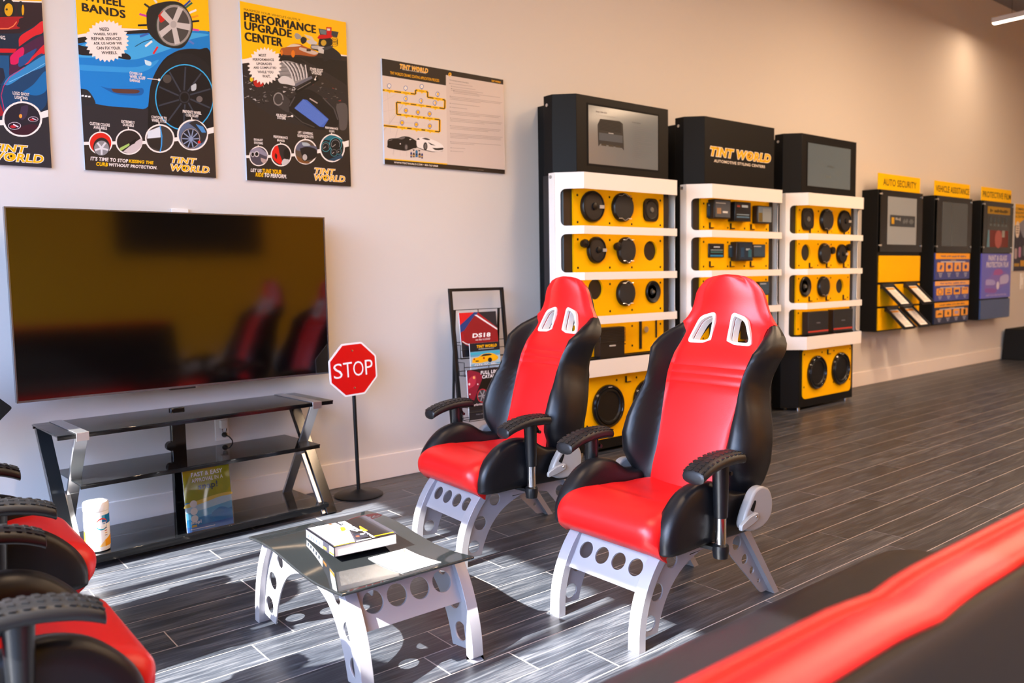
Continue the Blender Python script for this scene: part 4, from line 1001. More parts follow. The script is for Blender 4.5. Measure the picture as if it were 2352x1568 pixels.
# far tower
X3 = 6.795
h = {2: [hole_at(1851, 580, X3, .072)], 1: [hole_at(1929, 657, X3, .066)]}
t3 = tower('farthest of the speaker display towers, standing beside the wall units', X3, h)
def d3(pr, w, h): pr.curve([(w*.40, h*.51), (w*.48, h*.54), (w*.60, h*.52), (w*.60, h*.49), (w*.48, h*.48)], '4f5b63', 1); pr.rect(w*.42, h*.24, w*.53, h*.29, '5a666d', 1)
head_screen(t3, X3, (1857, 327, 1953, 436), d3, '56636b')
for px, py, r, st, ov in ((1857, 503, .094, 'square', 1), (1899, 505, .098, 'grille', 1), (1940, 508, .100, 'flat', 1), (1894, 582, .092, 'grille', .92), (1934, 583, .088, 'flat', .9), (1852, 658, .088, 'cone', .95), (1892, 658, .092, 'grille', .95)):
    x, z = lx(px, py, X3); speaker(t3, x, z, r, st, oval=ov)
for px, py in ((1911, 575), (1949, 568)): x, z = lx(px, py, X3); speaker(t3, x, z, .034, 'tweeter', name='tweeter_pod')
for px, py in ((1866, 531), (1906, 533), (1944, 535), (1865, 608), (1904, 608), (1943, 608), (1864, 685), (1903, 683), (1942, 681)): x, z = lx(px, py, X3); tag_holder(t3, x, z)
for px, py in ((1880, 741), (1937, 735)): x, z = lx(px, py, X3, -.42); amp(t3, x, z, .33, .20, True)

# ------------------------------------------------------------------ wall units
NAVY = '3b4488'
def wall_unit(label, x0, x1, title, first):
    xc = (x0+x1)/2; w = (x1-x0)/2
    t = thing('wall_unit', label, 'wall display', (xc, 0, 0), 0, 'black wall display units')
    mb = MB(); mb.box((-w, -.170, .572), (w, -.001, 2.012), BLACKSAT); mb.build('cabinet', t, bevel=.003)
    mb = MB(); mb.box((-w+.02, -.190, 1.385), (w+.015, -.184, 2.005), DGLASS); g = mb.build('glass_front', t)
    for sx in (-1, 1):
        for z in (1.45, 1.965):
            m = MB(); m.cyl((sx*(w-.03)+.015*(sx > 0), -.169, z), (sx*(w-.03)+.015*(sx > 0), -.198, z), .012, .012, CHROME, n=12); m.build('standoff', g)
    mb = MB(); mb.box((-w+.0, -.168, 2.008), (w-.01, -.160, 2.172), YELL2)
    pr = Print(mb, (-w, -.1685, 2.008), (1, 0, 0), (0, 0, 1), (0, -1, 0), eps=.001)
    pr.text(title, (.10 if len(title) < 15 else .03, .045), (2*w-.10 if len(title) < 15 else 2*w-.03, .115), '4a3c08', 1, .012, spacing=1.05)
    tag(mb.build('header_sign', t), 'yellow header sign')
    return t, xc, w
def screen(t, w, x0, z0, x1, z1, col, em, draw=None):
    mb = MB(); pr = Print(mb, (x0, -.1905, z0), (1, 0, 0), (0, 0, 1), (0, -1, 0), eps=.001)
    pr.rect(0, 0, x1-x0, z1-z0, mat('wall_screen_'+col, col, .12, emit=(col, em)), .3)
    if draw: draw(pr, x1-x0, z1-z0)
    tag(mb.build('screen', t), 'lit screen')
u1, xc, w = wall_unit('black wall unit under the auto security sign, with card trays', 8.12, 9.043, 'AUTO SECURITY', None)
def s1(pr, a, b):
    pr.rect(a*.08, b*.38, a*.95, b*.62, '3a4048', 1); pr.rect(a*.13, b*.43, a*.22, b*.57, 'd0a020', 2); words(pr, a*.26, a*.44, b*.50, b*.57, (5,), 'a8a8a8', 2); words(pr, a*.52, a*.90, b*.45, b*.55, (5, 5), '6f757b', 2)
screen(u1, w, -.30, 1.46, .335, 1.945, '8c9092', .16, s1)
for z0, z1, nm in ((1.075, 1.345, 0), (.83, 1.05, 1), (.585, .81, 1)):
    mb = MB(); mb.box((-w+.025, -.186, z0), (w-.005, -.168, z1), YEL); tag(mb.build('front_panel', u1, bevel=.003), 'yellow panel')
trays = [(-.30, 1.03), (.20, 1.035), (-.20, .795), (.13, .80)]
cards = []
for i, (x, z) in enumerate(trays):
    D = Vector((0, -.707, -.707)); Nn = Vector((0, -.707, .707)); c0 = Vector((x, -.20, z))
    mb = MB(); L = .27; hw = .118
    mb.obox(c0+D*L/2, Vector((hw, 0, 0)), D*L/2, Nn*.004, BLACKPL)
    for sx in (-1, 1): mb.obox(c0+D*L/2+Vector((sx*hw, 0, 0))+Nn*.010, Vector((.006, 0, 0)), D*L/2, Nn*.014, BLACKPL)
    mb.obox(c0+D*L+Nn*.006, Vector((hw, 0, 0)), D*.004, Nn*.012, BLACKPL); mb.box((x-hw, -.215, z-.02), (x+hw, -.186, z+.03), BLACKPL)
    mb.build('card_tray', u1)
    m = MB(); m.obox((0, 0, 0), Vector((.098, 0, 0)), D*.116, Nn*.0015, PAPER)
    pr = Print(m, Nn*.002, (1, 0, 0), -D, Nn, eps=.0006); pr.rect(-.085, .08, .085, .108, 'e7a23c', 1)
    for k in range(9): pr.rect(-.075, .06-.019*k, .04+.02*(k % 3), .065-.019*k, '9a8f88', 1)
    tag(m.build('price_card', loc=tuple(Vector((xc, 0, 0))+c0+D*.135+Nn*.007)), ['printed card in the upper left tray below the auto security sign', 'printed card in the upper right tray of the auto security wall unit', 'printed card in the lower left tray of the auto security wall unit', 'printed card in the lower right tray of the auto security wall unit'][i], 'card', 'printed cards in the sloping trays')
u2, xc, w = wall_unit('black wall unit under the vehicle assistance sign, with three printed icon panels', 9.383, 10.305, 'VEHICLE ASSISTANCE', None)
screen(u2, w, -.31, 1.455, .355, 1.945, '39434a', .06)
def icons(pr, w_, h_, kind):
    for i in range(4):
        x0 = w_*(.04+.245*i); pr.poly(rrect(x0, h_*.30, x0+w_*.20, h_*.65, .015), 'f0a63e' if kind else 'eda552', 2)
        cx, cy = x0+w_*.10, h_*.475; c = NAVY if kind < 2 else '33301f'
        if kind == 0:
            if i == 0: pr.poly([(cx-.03, cy-0.0248), (cx+.01, cy-0.0275), (cx+.04, cy+0.0165), (cx, cy+0.0275)], c, 3)
            elif i == 1: pr.poly([(cx-.045, cy), (cx-.01, cy-0.0275), (cx+.045, cy-0.0055), (cx+.03, cy+0.0248), (cx-.03, cy+0.0220)], c, 3)
            elif i == 2: pr.poly([(cx-.035, cy-0.0275), (cx+.04, cy-0.0275), (cx+.025, cy+0.0055), (cx+.015, cy+0.0303), (cx-.02, cy+0.0055)], c, 3)
            else: pr.disc(cx, cy, .036, c, 3, ry=.026)
        elif kind == 1:
            if i == 0: pr.ring(cx, cy, .045, .055, c, 3, ryk=.55)
            elif i == 1: pr.rect(cx-.04, cy+0.0110, cx+.04, cy+0.0193, c, 3); pr.rect(cx-.045, cy-0.0220, cx+.045, cy-0.0083, c, 3)
            elif i == 2: pr.rect(cx-.055, cy-0.0138, cx+.055, cy+0.0165, c, 3)
            else: pr.rect(cx-.05, cy+0.0110, cx-.01, cy+0.0248, c, 3); pr.rect(cx+.01, cy+0.0110, cx+.05, cy+0.0248, c, 3)
        else:
            if i == 0: pr.curve([(cx-.055, cy-0.0110), (cx-.02, cy+0.0055), (cx+.03, cy+0.0055), (cx+.055, cy-0.0083)], c, 3)
            elif i == 1: pr.rect(cx-.018, cy-0.0193, cx+.022, cy+0.0138, c, 3)
            elif i == 2: pr.rect(cx-.05, cy-0.0165, cx+.05, cy+0.0165, 'a79bb8', 3)
            else: pr.rect(cx-.03, cy-0.0303, cx+.03, cy+0.0303, c, 3)
        for k in range(3): pr.rect(cx-.045+.01*k, h_*(.22-.06*k), cx+.045-.01*k, h_*(.245-.06*k), 'b9bbd6', 2)
for k, (z0, z1, hd, ttl, bodyc) in enumerate(((1.08, 1.375, 'f5a81f', (5, 4, 5, 2, 6), '434c8f'), (.838, 1.062, 'f0b06a', (4, 7, 6, 6), '474f9c'), (.585, .822, 'f5a81f', (8, 8, 6, 4, 7), '2c3553'))):
    mb = MB(); mb.box((-w+.025, -.186, z0), (w-.0, -.168, z1), ink(bodyc)); pr = Print(mb, (-w+.025, -.1865, z0), (1, 0, 0), (0, 0, 1), (0, -1, 0), eps=.001)
    a, b = 2*w-.025, z1-z0; pr.rect(0, b*.78, a, b, hd, 1)
    words(pr, a*.14, a*.88, b*.855, b*.915, ttl, bodyc, 2); pr.rect(a*.42, b*.72, a*.58, b*.745, 'c9a56a', 2); pr.rect(a*.14, b*.655, a*.86, b*.695, 'c9cbe0', 2)
    icons(pr, a, b, k); tag(mb.build('info_panel', u2), 'printed panel with four icons')
u3, xc, w = wall_unit('black wall unit under the protective film sign, with a printed car panel', 10.635, 11.555, 'PROTECTIVE FILM', None)
def s3(pr, a, b):
    pr.rect(0, b*.82, a, b, 'a8820e', 1); words(pr, a*.1, a*.92, b*.86, b*.94, (2, 10), '2c2708', 2)  # top strip of strokes imitates a reflection, painted onto the screen
    for i in range(5): pr.disc(a*(.15+.17*i), b*.68, a*.055, '39444a', 1); pr.rect(a*(.10+.17*i), b*.52, a*(.20+.17*i), b*.58, '59646a', 1)
    pr.rect(a*.1, 0, a*.95, b*.42, '6b2420', 1); pr.disc(a*.5, b*.2, a*.16, 'a85a58', 2); pr.rect(a*.66, b*.25, a*.78, b*.42, '9aa0a2', 2); pr.poly([(0, 0), (a*.12, 0), (a*.1, b*.42), (a*.04, b*.42)], '5f8fa8', 2)
screen(u3, w, -.33, 1.455, .36, 1.945, '14181b', .1, s3)
mb = MB(); mb.box((-w+.02, -.186, .83), (w-.0, -.168, 1.375), mat('film_panel', '5a59b4', .35, emit=('5a55c0', .12))); pr = Print(mb, (-w+.02, -.1865, .83), (1, 0, 0), (0, 0, 1), (0, -1, 0), eps=.001); a, b = 2*w-.02, .545  # printed panel, brightened by a faint emission in its material
pr.text('PAINT & GLASS', (a*.20, b*.84), (a*.84, b*.965), 'ded9ea', 2, .04, .12); pr.text('PROTECTION FILM', (a*.14, b*.69), (a*.90, b*.815), 'ded9ea', 2, .04, .12)
pr.curve([(a*.10, b*.22), (a*.12, b*.40), (a*.30, b*.50), (a*.38, b*.62), (a*.60, b*.66), (a*.78, b*.60), (a*.90, b*.50), (a*.92, b*.32), (a*.62, b*.22), (a*.50, b*.12), (a*.25, b*.10)], '7d6cc6', 1)
pr.curve([(a*.38, b*.52), (a*.44, b*.63), (a*.62, b*.65), (a*.72, b*.57), (a*.60, b*.52)], 'a45aa8', 2); pr.curve([(a*.62, b*.30), (a*.64, b*.48), (a*.90, b*.52), (a*.90, b*.34)], 'b9b4e6', 2)
pr.curve([(a*.14, b*.30), (a*.16, b*.42), (a*.42, b*.40), (a*.44, b*.30)], 'a79fe0', 2); pr.disc(a*.55, b*.28, a*.05, 'd9d4f2', 2, ry=b*.09); pr.curve([(a*.12, b*.14), (a*.14, b*.22), (a*.48, b*.20), (a*.46, b*.12)], '8a58b0', 2)
pr.text('KEEP YOUR RIDE PROTECTED', (a*.16, b*.045), (a*.86, b*.085), 'c9b6d8', 2, .01)
tag(mb.build('info_panel', u3), 'blue violet printed panel with a car')
mb = MB(); mb.box((-w+.02, -.186, .578), (w-.0, -.168, .812), mat('blank_blue_panel', '3f5482', .4)); tag(mb.build('front_panel', u3), 'plain blue panel')
# floor cabinet at the far right
mb = MB(); mb.prism([(0, 0), (1.2, 0), (1.2, .40), (.08, .40)], (11.75, -.42, 0), (1, 0, 0), (0, 0, 1), (0, .38, 0), BLACKMATT)
tag(mb.build('floor_wedge', bevel=.01), 'black slanted box on the floor at the far right edge', 'box')

# ------------------------------------------------------------------ catalogue rack
def rack():
    xa, xb = 2.925, 3.335
    t = thing('catalog_rack', 'black wire catalogue rack leaning near the wall', 'rack', ((xa+xb)/2, -.2, 0)); hw = (xb-xa)/2
    FY = lambda z: .0+.115*z/1.12          # frame leans back towards the wall
    mb = MB()
    for sx in (-1, 1): mb.bar((sx*hw, FY(0), 0), (sx*hw, FY(1.125), 1.125), .019, .019, BLACK, up=(0, 1, 0))
    mb.bar((-hw-.009, FY(1.125), 1.125), (hw+.009, FY(1.125), 1.125), .019, .019, BLACK); mb.bar((-hw, FY(.10), .10), (hw, FY(.10), .10), .012, .012, BLACK); tag(mb.build('frame', t), 'square tube frame')
    for sx in (-1, 1):
        mb = MB(); mb.bar((sx*(hw-.03), FY(1.0)+.01, 1.0), (sx*(hw-.03), .17, 0), .012, .012, BLACK, up=(0, 1, 0)); mb.build('rear_leg', t)
    iw = .191
    for z, zb, dp in ((1.0, .700, .040), (.80, .594, .060), (.62, .318, .076), (.33, .10, .060)):
        m = MB(); y = FY(z)
        m.tube([(-hw, y, z), (hw, y, z)], .0025, BLACK, n=6); yb = FY(zb); yf = yb-dp
        for sx in (-1, 1): m.tube([(sx*iw, y, z), (sx*iw, yb-.010, zb), (sx*iw, yf, zb), (sx*iw, yf-.002, zb+.085), (sx*(hw-.004), yb, zb+.085)], .0025, BLACK, n=6)
        for yy, zz in ((yf-.001, zb+.055), (yf, zb), (yb-.010, zb)): m.tube([(-iw, yy, zz), (iw, yy, zz)], .0025, BLACK, n=6)
        m.tube([(0, y, z), (0, yb-.010, zb), (0, yf, zb), (0, yf-.001, zb+.055)], .0022, BLACK, n=6)
        m.build('wire_pocket', t)
    m = MB(); m.tube([(-hw, FY(.20), .20), (hw, FY(.20), .20)], .0025, BLACK, n=6); m.tube([(0, FY(.20), .20), (0, FY(.10), .10)], .0022, BLACK, n=6); m.build('cross_wire', t)
    return t
rack()
def magazine(tl, br, y, label, thick, draw, tilt=4, edge='e9e6e2', cropc=(1000, 650, 848/200)):
    P_ = lambda q: onp(cropc[0]+q[0]/cropc[2], cropc[1]+q[1]/cropc[2], y)
    (x0, z1), (x1, z0) = P_(tl), P_(br)
    xc_, w_, h_ = (x0+x1)/2, (x1-x0), z1-z0; tl_ = radians(tilt)
    o = thing('catalog', label, 'catalogue', (xc_, y, z0), 0, 'catalogues in the wire rack')
    V_ = Vector((0, sin(tl_), cos(tl_))); N_ = Vector((0, -cos(tl_), sin(tl_)))
    mb = MB(); mb.obox(V_*h_/2-N_*thick/2, Vector((w_/2, 0, 0)), V_*h_/2, N_*(thick/2-.0006), mat('magazine_pages', edge, .7)); mb.build('pages', o)
    mb = MB(); pr = Print(mb, (-w_/2, 0, 0), (1, 0, 0), V_, N_, eps=.0005, clip=(0, 0, w_, h_)); pr.rect(0, 0, w_, h_, '2a262c', .3); draw(pr, w_, h_); mb.build('cover', o)
def m1(pr, w, h):
    pr.rect(0, 0, w, h, 'a01520', .6); pr.poly([(0, h), (w*.55, h), (w*.40, h*.93), (0, h*.60)], 'd81a20', 1); pr.poly([(w*.40, h), (w*.52, h), (w*.10, h*.60), (0, h*.56), (0, h*.72)], '233a78', 1.3)
    pr.poly([(w*.5, h), (w, h), (w, h*.62)], '26262e', 1.2); pr.poly([(w*.40, h*.94), (w*.47, h*.94), (w, h*.60), (w, h*.56)], 'e9e6ea', 2)
    pr.poly([(w*.40, h*.92), (w, h*.54), (w*.95, h*.30), (w*.7, h*.18), (w*.12, h*.30), (w*.06, h*.56)], '8e1620', 1.6); pr.poly([(0, 0), (w, 0), (w, h*.18), (w*.5, h*.10), (w*.1, h*.28), (0, h*.36)], '1d2028', 1.7); pr.path([(w*.03, h*.36), (w*.12, h*.30), (w*.3, h*.24)], .006, 'd9d4d6', 2.5)
    pr.text('DS18', (w*.30, h*.42), (w*.80, h*.52), 'f4f1f2', 3, .04, .1); pr.text('we like it LOUD', (w*.38, h*.35), (w*.78, h*.395), 'e4d0d2', 3, .02, .25)
magazine((255, 290), (622, 690), -.160, 'red and blue sound catalogue in the top pocket of the wire rack', .008, m1, 6)
def m2(pr, w, h):
    pr.rect(0, 0, w, h, '181c28', .6); pr.rect(0, h*.25, w, h*.72, '5f9fc0', 1); pr.rect(0, h*.30, w, h*.55, 'a9c0c8', 1.2); pr.rect(0, 0, w, h*.26, 'a8c4dc', 1.1); pr.rect(0, h*.62, w, h*.68, '38b0c8', 1.4)
    pr.text('TINT WORLD', (w*.22, h*.83), (w*.90, h*.93), 'f2b400', 3, .05, .2, outline=('1c1c1c', .03)); pr.rect(w*.28, h*.785, w*.80, h*.80, 'c8ccd0', 3)
    pr.curve([(w*.04, h*.36), (w*.08, h*.50), (w*.25, h*.53), (w*.42, h*.62), (w*.68, h*.63), (w*.84, h*.56), (w*.93, h*.46), (w*.82, h*.36), (w*.6, h*.36), (w*.3, h*.33)], 'f2b20e', 2); pr.curve([(w*.32, h*.54), (w*.44, h*.61), (w*.64, h*.61), (w*.70, h*.56)], '23242a', 2.6)
    pr.disc(w*.64, h*.40, w*.07, '1a1a1c', 2.8, ry=h*.08); pr.disc(w*.12, h*.47, w*.025, 'b01818', 2.8); pr.disc(w*.44, h*.48, w*.03, 'b01818', 2.8); pr.rect(w*.16, h*.38, w*.26, h*.42, '20201c', 2.8)
    pr.text('CATALOG · 2021', (w*.12, h*.20), (w*.84, h*.30), 'f4f4f4', 3.5, .03, .1, outline=('20242c', .03)); pr.rect(w*.2, h*.12, w*.82, h*.145, '50606c', 3)
magazine((345, 590), (640, 850), -.194, 'yellow sports car catalogue in the middle of the wire rack', .008, m2)
def m3(pr, w, h):
    pr.rect(0, 0, w, h, '1c181e', .6); pr.curve([(0, h*.5), (0, h*.95), (w*.25, h*.96), (w*.45, h*.85), (w*.30, h*.6), (w*.12, h*.35)], '8a1c34', 1); pr.curve([(0, h*.62), (w*.05, h*.82), (w*.25, h*.88), (w*.22, h*.70)], 'b83048', 1.4)
    for x, y, r in ((.2, .84, .035), (.05, .72, .03), (.05, .52, .02), (.30, .70, .02)): pr.disc(w*x, h*y, w*r, 'f0b070' if r > .03 else 'e8d0d0', 2)
    pr.disc(w*.60, h*.60, w*.26, '0c0c0e', 2, ry=h*.22); pr.disc(w*.42, h*.46, w*.16, '3a3a40', 2.4, ry=h*.14); pr.ring(w*.42, h*.46, w*.14, w*.165, 'b02a38', 3, ryk=h/w*.85)
    for k in range(6): pr.line((w*.42, h*.46), (w*(.42+.14*cos(k*1.05)), h*(.46+.12*sin(k*1.05))), w*.03, '8f9096', 3.2)
    pr.rect(0, 0, w, h*.20, '24252b', 1.8)
    pr.text('FULL LINE', (w*.40, h*.885), (w*.98, h*.955), 'f4f2f4', 4, .03, .12); pr.text('CATALOG', (w*.44, h*.80), (w*1.0, h*.87), 'f4f2f4', 4, .03, .12)
    pr.text('Performance', (w*.10, h*.275), (w*.5, h*.325), 'e9d9d9', 4, .01, .3); pr.text('FULL LINE PRODUCT', (w*.2, h*.09), (w*.7, h*.115), 'a0a0a8', 4)
magazine((325, 850), (655, 1290), -.234, 'dark full line catalogue with a car wheel, lowest in the wire rack', .008, m3)
# ------------------------------------------------------------------ posters on the display wall
YP, BK, WH, OR = 'ffc200', '2f2823', 'f3e8e0', 'f8b400'
def poster(name, label, x0, z0, w, h, crop, base, back='e8e4e0'):
    o = thing(name, label, 'poster', (x0, -.004, z0))
    mb = MB(); mb.box((0, -.008, 0), (w, .0035, h), mat('foam_board', 'cfd6e2', .6)); mb.build('board', o)
    mb = MB(); pr = Print(mb, (x0, -.0124, z0), (1, 0, 0), (0, 0, 1), (0, -1, 0), eps=.00025, crop=crop, clip=(0, 0, w, h))
    c = pr.crop; pr.crop = None; pr.rect(0, 0, w, h, base, .2); pr.crop = c
    pr.obj = o; pr.xz = (x0, z0); return pr
def finish(pr):
    o = pr.mb.build('print', pr.obj); o.location = (-pr.xz[0], .004, -pr.xz[1])
def fat(pr, t, a, b, c):           # heavy headline lettering
    for d in (-4, 0, 4):
        for e in (-1.5, 1.5): pr.text(t, (a[0]+d, a[1]+e), (b[0]+d, b[1]+e), c, 4, 0, 0, None, 1.06)
def wheel(pr, cx, cy, rx, ry, tyre, rim, spoke, n=5, hub='2a2a2c', rimw=.78):
    pr.disc(cx, cy, rx, tyre, 3, ry=ry); pr.disc(cx, cy, rx*rimw, rim, 3.5, ry=ry*rimw); pr.disc(cx, cy, rx*rimw*.90, hub, 3.8, ry=ry*rimw*.90)
    for k in range(n):
        a = 2*pi*k/n-.3; b = .17
        pr.poly([(cx+rx*.10*cos(a-1.2), cy+ry*.10*sin(a-1.2)), (cx+rx*.72*cos(a-b), cy+ry*.72*sin(a-b)), (cx+rx*.72*cos(a+b), cy+ry*.72*sin(a+b)), (cx+rx*.10*cos(a+1.2), cy+ry*.10*sin(a+1.2))], spoke, 4.2)
    pr.disc(cx, cy, rx*.12, spoke, 4.5, ry=ry*.12)
def tw_logo(pr, a, b, c, d, g):
    pr.text('TINT', a, b, OR, 8, .03, .22, outline=(WH, .045)); pr.text('WORLD', c, d, OR, 8, .03, .22, outline=(WH, .045))
    pr.disc(g[0], g[1], g[2], OR, 8.6, ry=g[2]*1.15); pr.disc(g[0], g[1], g[2]*.45, '1c1712', 9)
def bubble(pr, cx, cy, rx, ry, fill, tick=None):
    pr.disc(cx, cy, rx, WH, 5, ry=ry); pr.disc(cx, cy, rx*.90, fill, 5.3, ry=ry*.90)
    if tick: pr.line((cx-rx*.05, cy-ry), (cx-rx*.06, cy-ry-tick), rx*.07, WH, 5)

# poster with the seat lighting, leftmost and cut by the frame
pr = poster('poster', 'red and blue car interior lighting poster cut by the left edge', .173, 1.733, .6096, .9144, (0, 0, 3.92), '2a2b33')
pr.poly([(-1500, -600), (375, -600), (375, 12), (-1500, -60)], YP, 1); pr.poly([(-1500, -62), (375, 12), (375, 24), (-1500, -40)], WH, 1.2)
pr.poly([(-1500, 60), (380, 24), (428, 1000), (200, 1100), (-1500, 1100)], '17283c', .8); pr.poly([(-1500, -40), (380, 24), (385, 190), (180, 300), (-1500, 330)], '2a1a24', 1)
pr.disc(75, 85, 62, '1b1c20', 2, ry=95); pr.disc(78, 88, 38, 'e0a512', 2.5, ry=58); pr.disc(60, 85, 10, '3a3020', 2.7); pr.disc(185, 85, 32, '202126', 2, ry=75); pr.disc(206, 90, 11, 'e0a512', 2.5, ry=48); pr.rect(-900, -20, 30, 60, '202126', 1.8)
pr.curve([(-900, 200), (120, 150), (170, 175), (150, 230), (90, 265), (-900, 280)], 'a81622', 2.2); pr.path([(-900, 262), (0, 258), (75, 258), (120, 235), (150, 195)], 9, 'ff7a4a', 2.8)
pr.poly([(-900, 420), (150, 440), (130, 475), (-900, 470)], 'd21a28', 2.2); pr.curve([(170, 420), (180, 330), (300, 250), (385, 190), (388, 290), (300, 330)], 'd8202e', 1.8); pr.curve([(90, 560), (95, 490), (200, 420), (385, 320), (395, 420), (230, 560), (150, 640), (85, 680)], '4a1c40', 2)
pr.curve([(92, 560), (100, 500), (200, 425), (215, 480), (160, 570), (105, 580)], 'd8145a', 2.3); pr.curve([(200, 590), (300, 500), (400, 400), (402, 480), (290, 560)], 'd8202e', 2.4); pr.curve([(170, 520), (260, 470), (330, 440), (250, 560), (170, 600)], '1f4c86', 2.4)
pr.curve([(0, 900), (5, 780), (60, 700), (220, 600), (402, 490), (430, 880), (330, 1010), (60, 1010), (20, 980)], '123f66', 2.6); pr.curve([(30, 760), (80, 690), (230, 600), (404, 495), (408, 590), (250, 660), (90, 760)], '2f86c0', 2.8); pr.curve([(200, 830), (300, 760), (412, 640), (424, 800), (330, 860)], '0d6aa8', 2.9)
pr.path([(40, 1000), (10, 860), (30, 780), (90, 690), (220, 605)], 7, 'b82a60', 3); pr.path([(80, 740), (250, 660), (405, 570)], 5, '7fc4ea', 3.1)
pr.curve([(-300, 800), (-60, 850), (10, 960), (20, 1040), (-300, 1080)], '9c1a2a', 2.4); pr.poly([(-900, 480), (80, 500), (85, 680), (20, 760), (-900, 800)], '12507e', 1.6); pr.poly([(0, 610), (30, 615), (48, 700), (10, 760), (-40, 740)], '20263a', 2)
pr.poly([(-1500, 1200), (20, 1090), (435, 985), (470, 1600), (-1500, 1600)], '2b2a30', 4); pr.poly([(-1500, 1150), (30, 1080), (50, 1125), (-1500, 1210)], WH, 4.5); pr.poly([(340, 1020), (432, 988), (435, 1050), (360, 1070)], WH, 4.5)
bubble(pr, 200, 1072, 180, 160, '241f2b', 20); pr.curve([(190, 960), (250, 950), (240, 1040), (200, 1080), (175, 1050)], '3c2f48', 5.6); pr.curve([(90, 1180), (260, 1120), (340, 1140), (260, 1210), (150, 1210)], '3a1626', 5.5); pr.disc(185, 1045, 14, 'ff9a3a', 6, ry=18)
for cx, cy, a, b in ((130, 1133, 58, 34), (298, 1073, 46, 23)): pr.disc(cx, cy, a, 'd9cdd6', 6.2, ry=b); pr.disc(cx, cy, a*.9, '33182a', 6.4, ry=b*.88); pr.disc(cx-a*.2, cy+b*.2, a*.45, 'b8202e', 6.6, ry=b*.4); pr.path([(cx-a*.2, cy-b*.4), (cx+a*.6, cy+b*.3)], b*.30, 'e9e2ee', 6.8)
pr.text('LOGO GHOST', (115, 850), (263, 838), WH, 6, .02); pr.text('LIGHTING', (133, 888), (248, 872), WH, 6, .02); pr.text('LIGHTING', (-120, 335), (46, 325), WH, 6, .02)
tw_logo(pr, (-75, 1355), (246, 1313), (-100, 1440), (388, 1395), (100, 1405, 23)); pr.text('R', (388, 1452), (394, 1446), WH, 8); finish(pr)

# wheel bands
pr = poster('poster', 'wheel bands poster with a bright blue car', .9212, 1.7340, .6096, .9144, (0, 0, 3.6464), '3a312d')
pr.poly([(500, -400), (1760, -400), (1760, 275), (1640, 262), (1000, 235), (640, 292)], YP, 1); pr.poly([(640, 290), (1000, 232), (1760, 262), (1760, 300), (640, 322)], WH, .8); pr.poly([(640, 318), (1000, 262), (1200, 250), (1760, 262), (1760, 330), (640, 360)], '1d1a1c', 1.4)
fat(pr, 'WHEEL', (697, 0), (1037, -8), '211c18'); fat(pr, 'BANDS', (690, 92), (1045, 88), '211c18')
pr.curve([(650, 350), (800, 320), (1000, 290), (1200, 280), (1500, 265), (1755, 270), (1760, 440), (1660, 410), (1500, 420), (1380, 500), (1280, 660), (1240, 890), (1100, 902), (800, 868), (670, 770)], '0f7fd0', 1.8)
pr.curve([(655, 480), (900, 490), (1100, 500), (1240, 470), (1420, 410), (1600, 330), (1750, 290), (1500, 270), (1200, 290), (1000, 300), (800, 330), (655, 400)], '3fa8e6', 2); pr.curve([(660, 540), (900, 555), (1150, 560), (1330, 500), (1200, 600), (900, 600), (668, 585)], '2f98de', 2.1); pr.curve([(1210, 500), (1265, 520), (1260, 550), (1220, 540)], 'c8e6f4', 2.3)
pr.path([(1130, 390), (1200, 350), (1280, 325)], 6, '12384c', 2.4); pr.curve([(645, 370), (720, 390), (1040, 440), (1085, 500), (900, 470), (655, 455)], '1c1a24', 2.3)
pr.poly([(640, 322), (720, 310), (740, 350), (650, 366)], '1d1a1c', 2.4)
pr.curve([(840, 722), (930, 740), (1100, 742), (1195, 740), (1185, 795), (1060, 798), (950, 780)], '0c5fa8', 2.4); pr.curve([(930, 742), (1150, 752), (1140, 782), (970, 776)], '5a3a34', 2.7); pr.curve([(668, 740), (740, 760), (800, 860), (760, 885), (672, 870)], '26282e', 2.6)
for i in range(3): pr.rect(682+28*i, 795+4*i, 702+28*i, 808+4*i, 'e9f2f4', 3)
pr.curve([(672, 870), (800, 868), (1100, 902), (1240, 895), (1240, 1150), (690, 1180)], '2a282d', 1.5)
pr.curve([(1240, 890), (1270, 680), (1370, 500), (1500, 425), (1660, 412), (1770, 470), (1800, 1120), (1480, 1160), (1260, 1140)], '15151a', 2.2)
pr.disc(1545, 815, 292, '1b1b20', 2.6, ry=370); pr.ring(1545, 815, 238, 246, '35b0e8', 3.6, ryk=1.13); pr.disc(1545, 815, 232, '121218', 2.9, ry=265)
for k in range(10):
    a = 2*pi*k/10+.25; pr.path([(1545+50*cos(a), 815+58*sin(a)), (1545+225*cos(a+.1), 815+255*sin(a+.1))], 13, '343a46', 3.2)
pr.disc(1545, 815, 46, '2a2c34', 3.6, ry=50); pr.disc(1545, 815, 34, '0f0f14', 3.8, ry=38); pr.curve([(1600, 720), (1640, 700), (1640, 750), (1605, 760)], 'b8c0c4', 3.7); pr.disc(1400, 660, 36, '4a4440', 3.1); pr.disc(1670, 830, 26, '6a6260', 3.3)
for k, c in enumerate(('d8202e', 'f0f0f0', '3a62b8', '1c1c1c', 'c83aa0', '2a2a2a', 'e0e0e0', 'c0392b', '1f1f1f', 'f4f4f4', '244a9c', 'e8e8e8', '1c1c1c', 'e07a20', '2a6a4a', 'f0a020', 'd84a9a', '5a7ac8')):
    a = radians(120+k*19.5) if k < 13 else radians(-65+(k-13)*25); r0, r1 = (215, 330)
    pr.line((1412+r0*.85*cos(a), 205+r0*sin(a)), (1412+r1*.78*cos(a), 205+r1*.86*sin(a)), 17, c, 2.6)
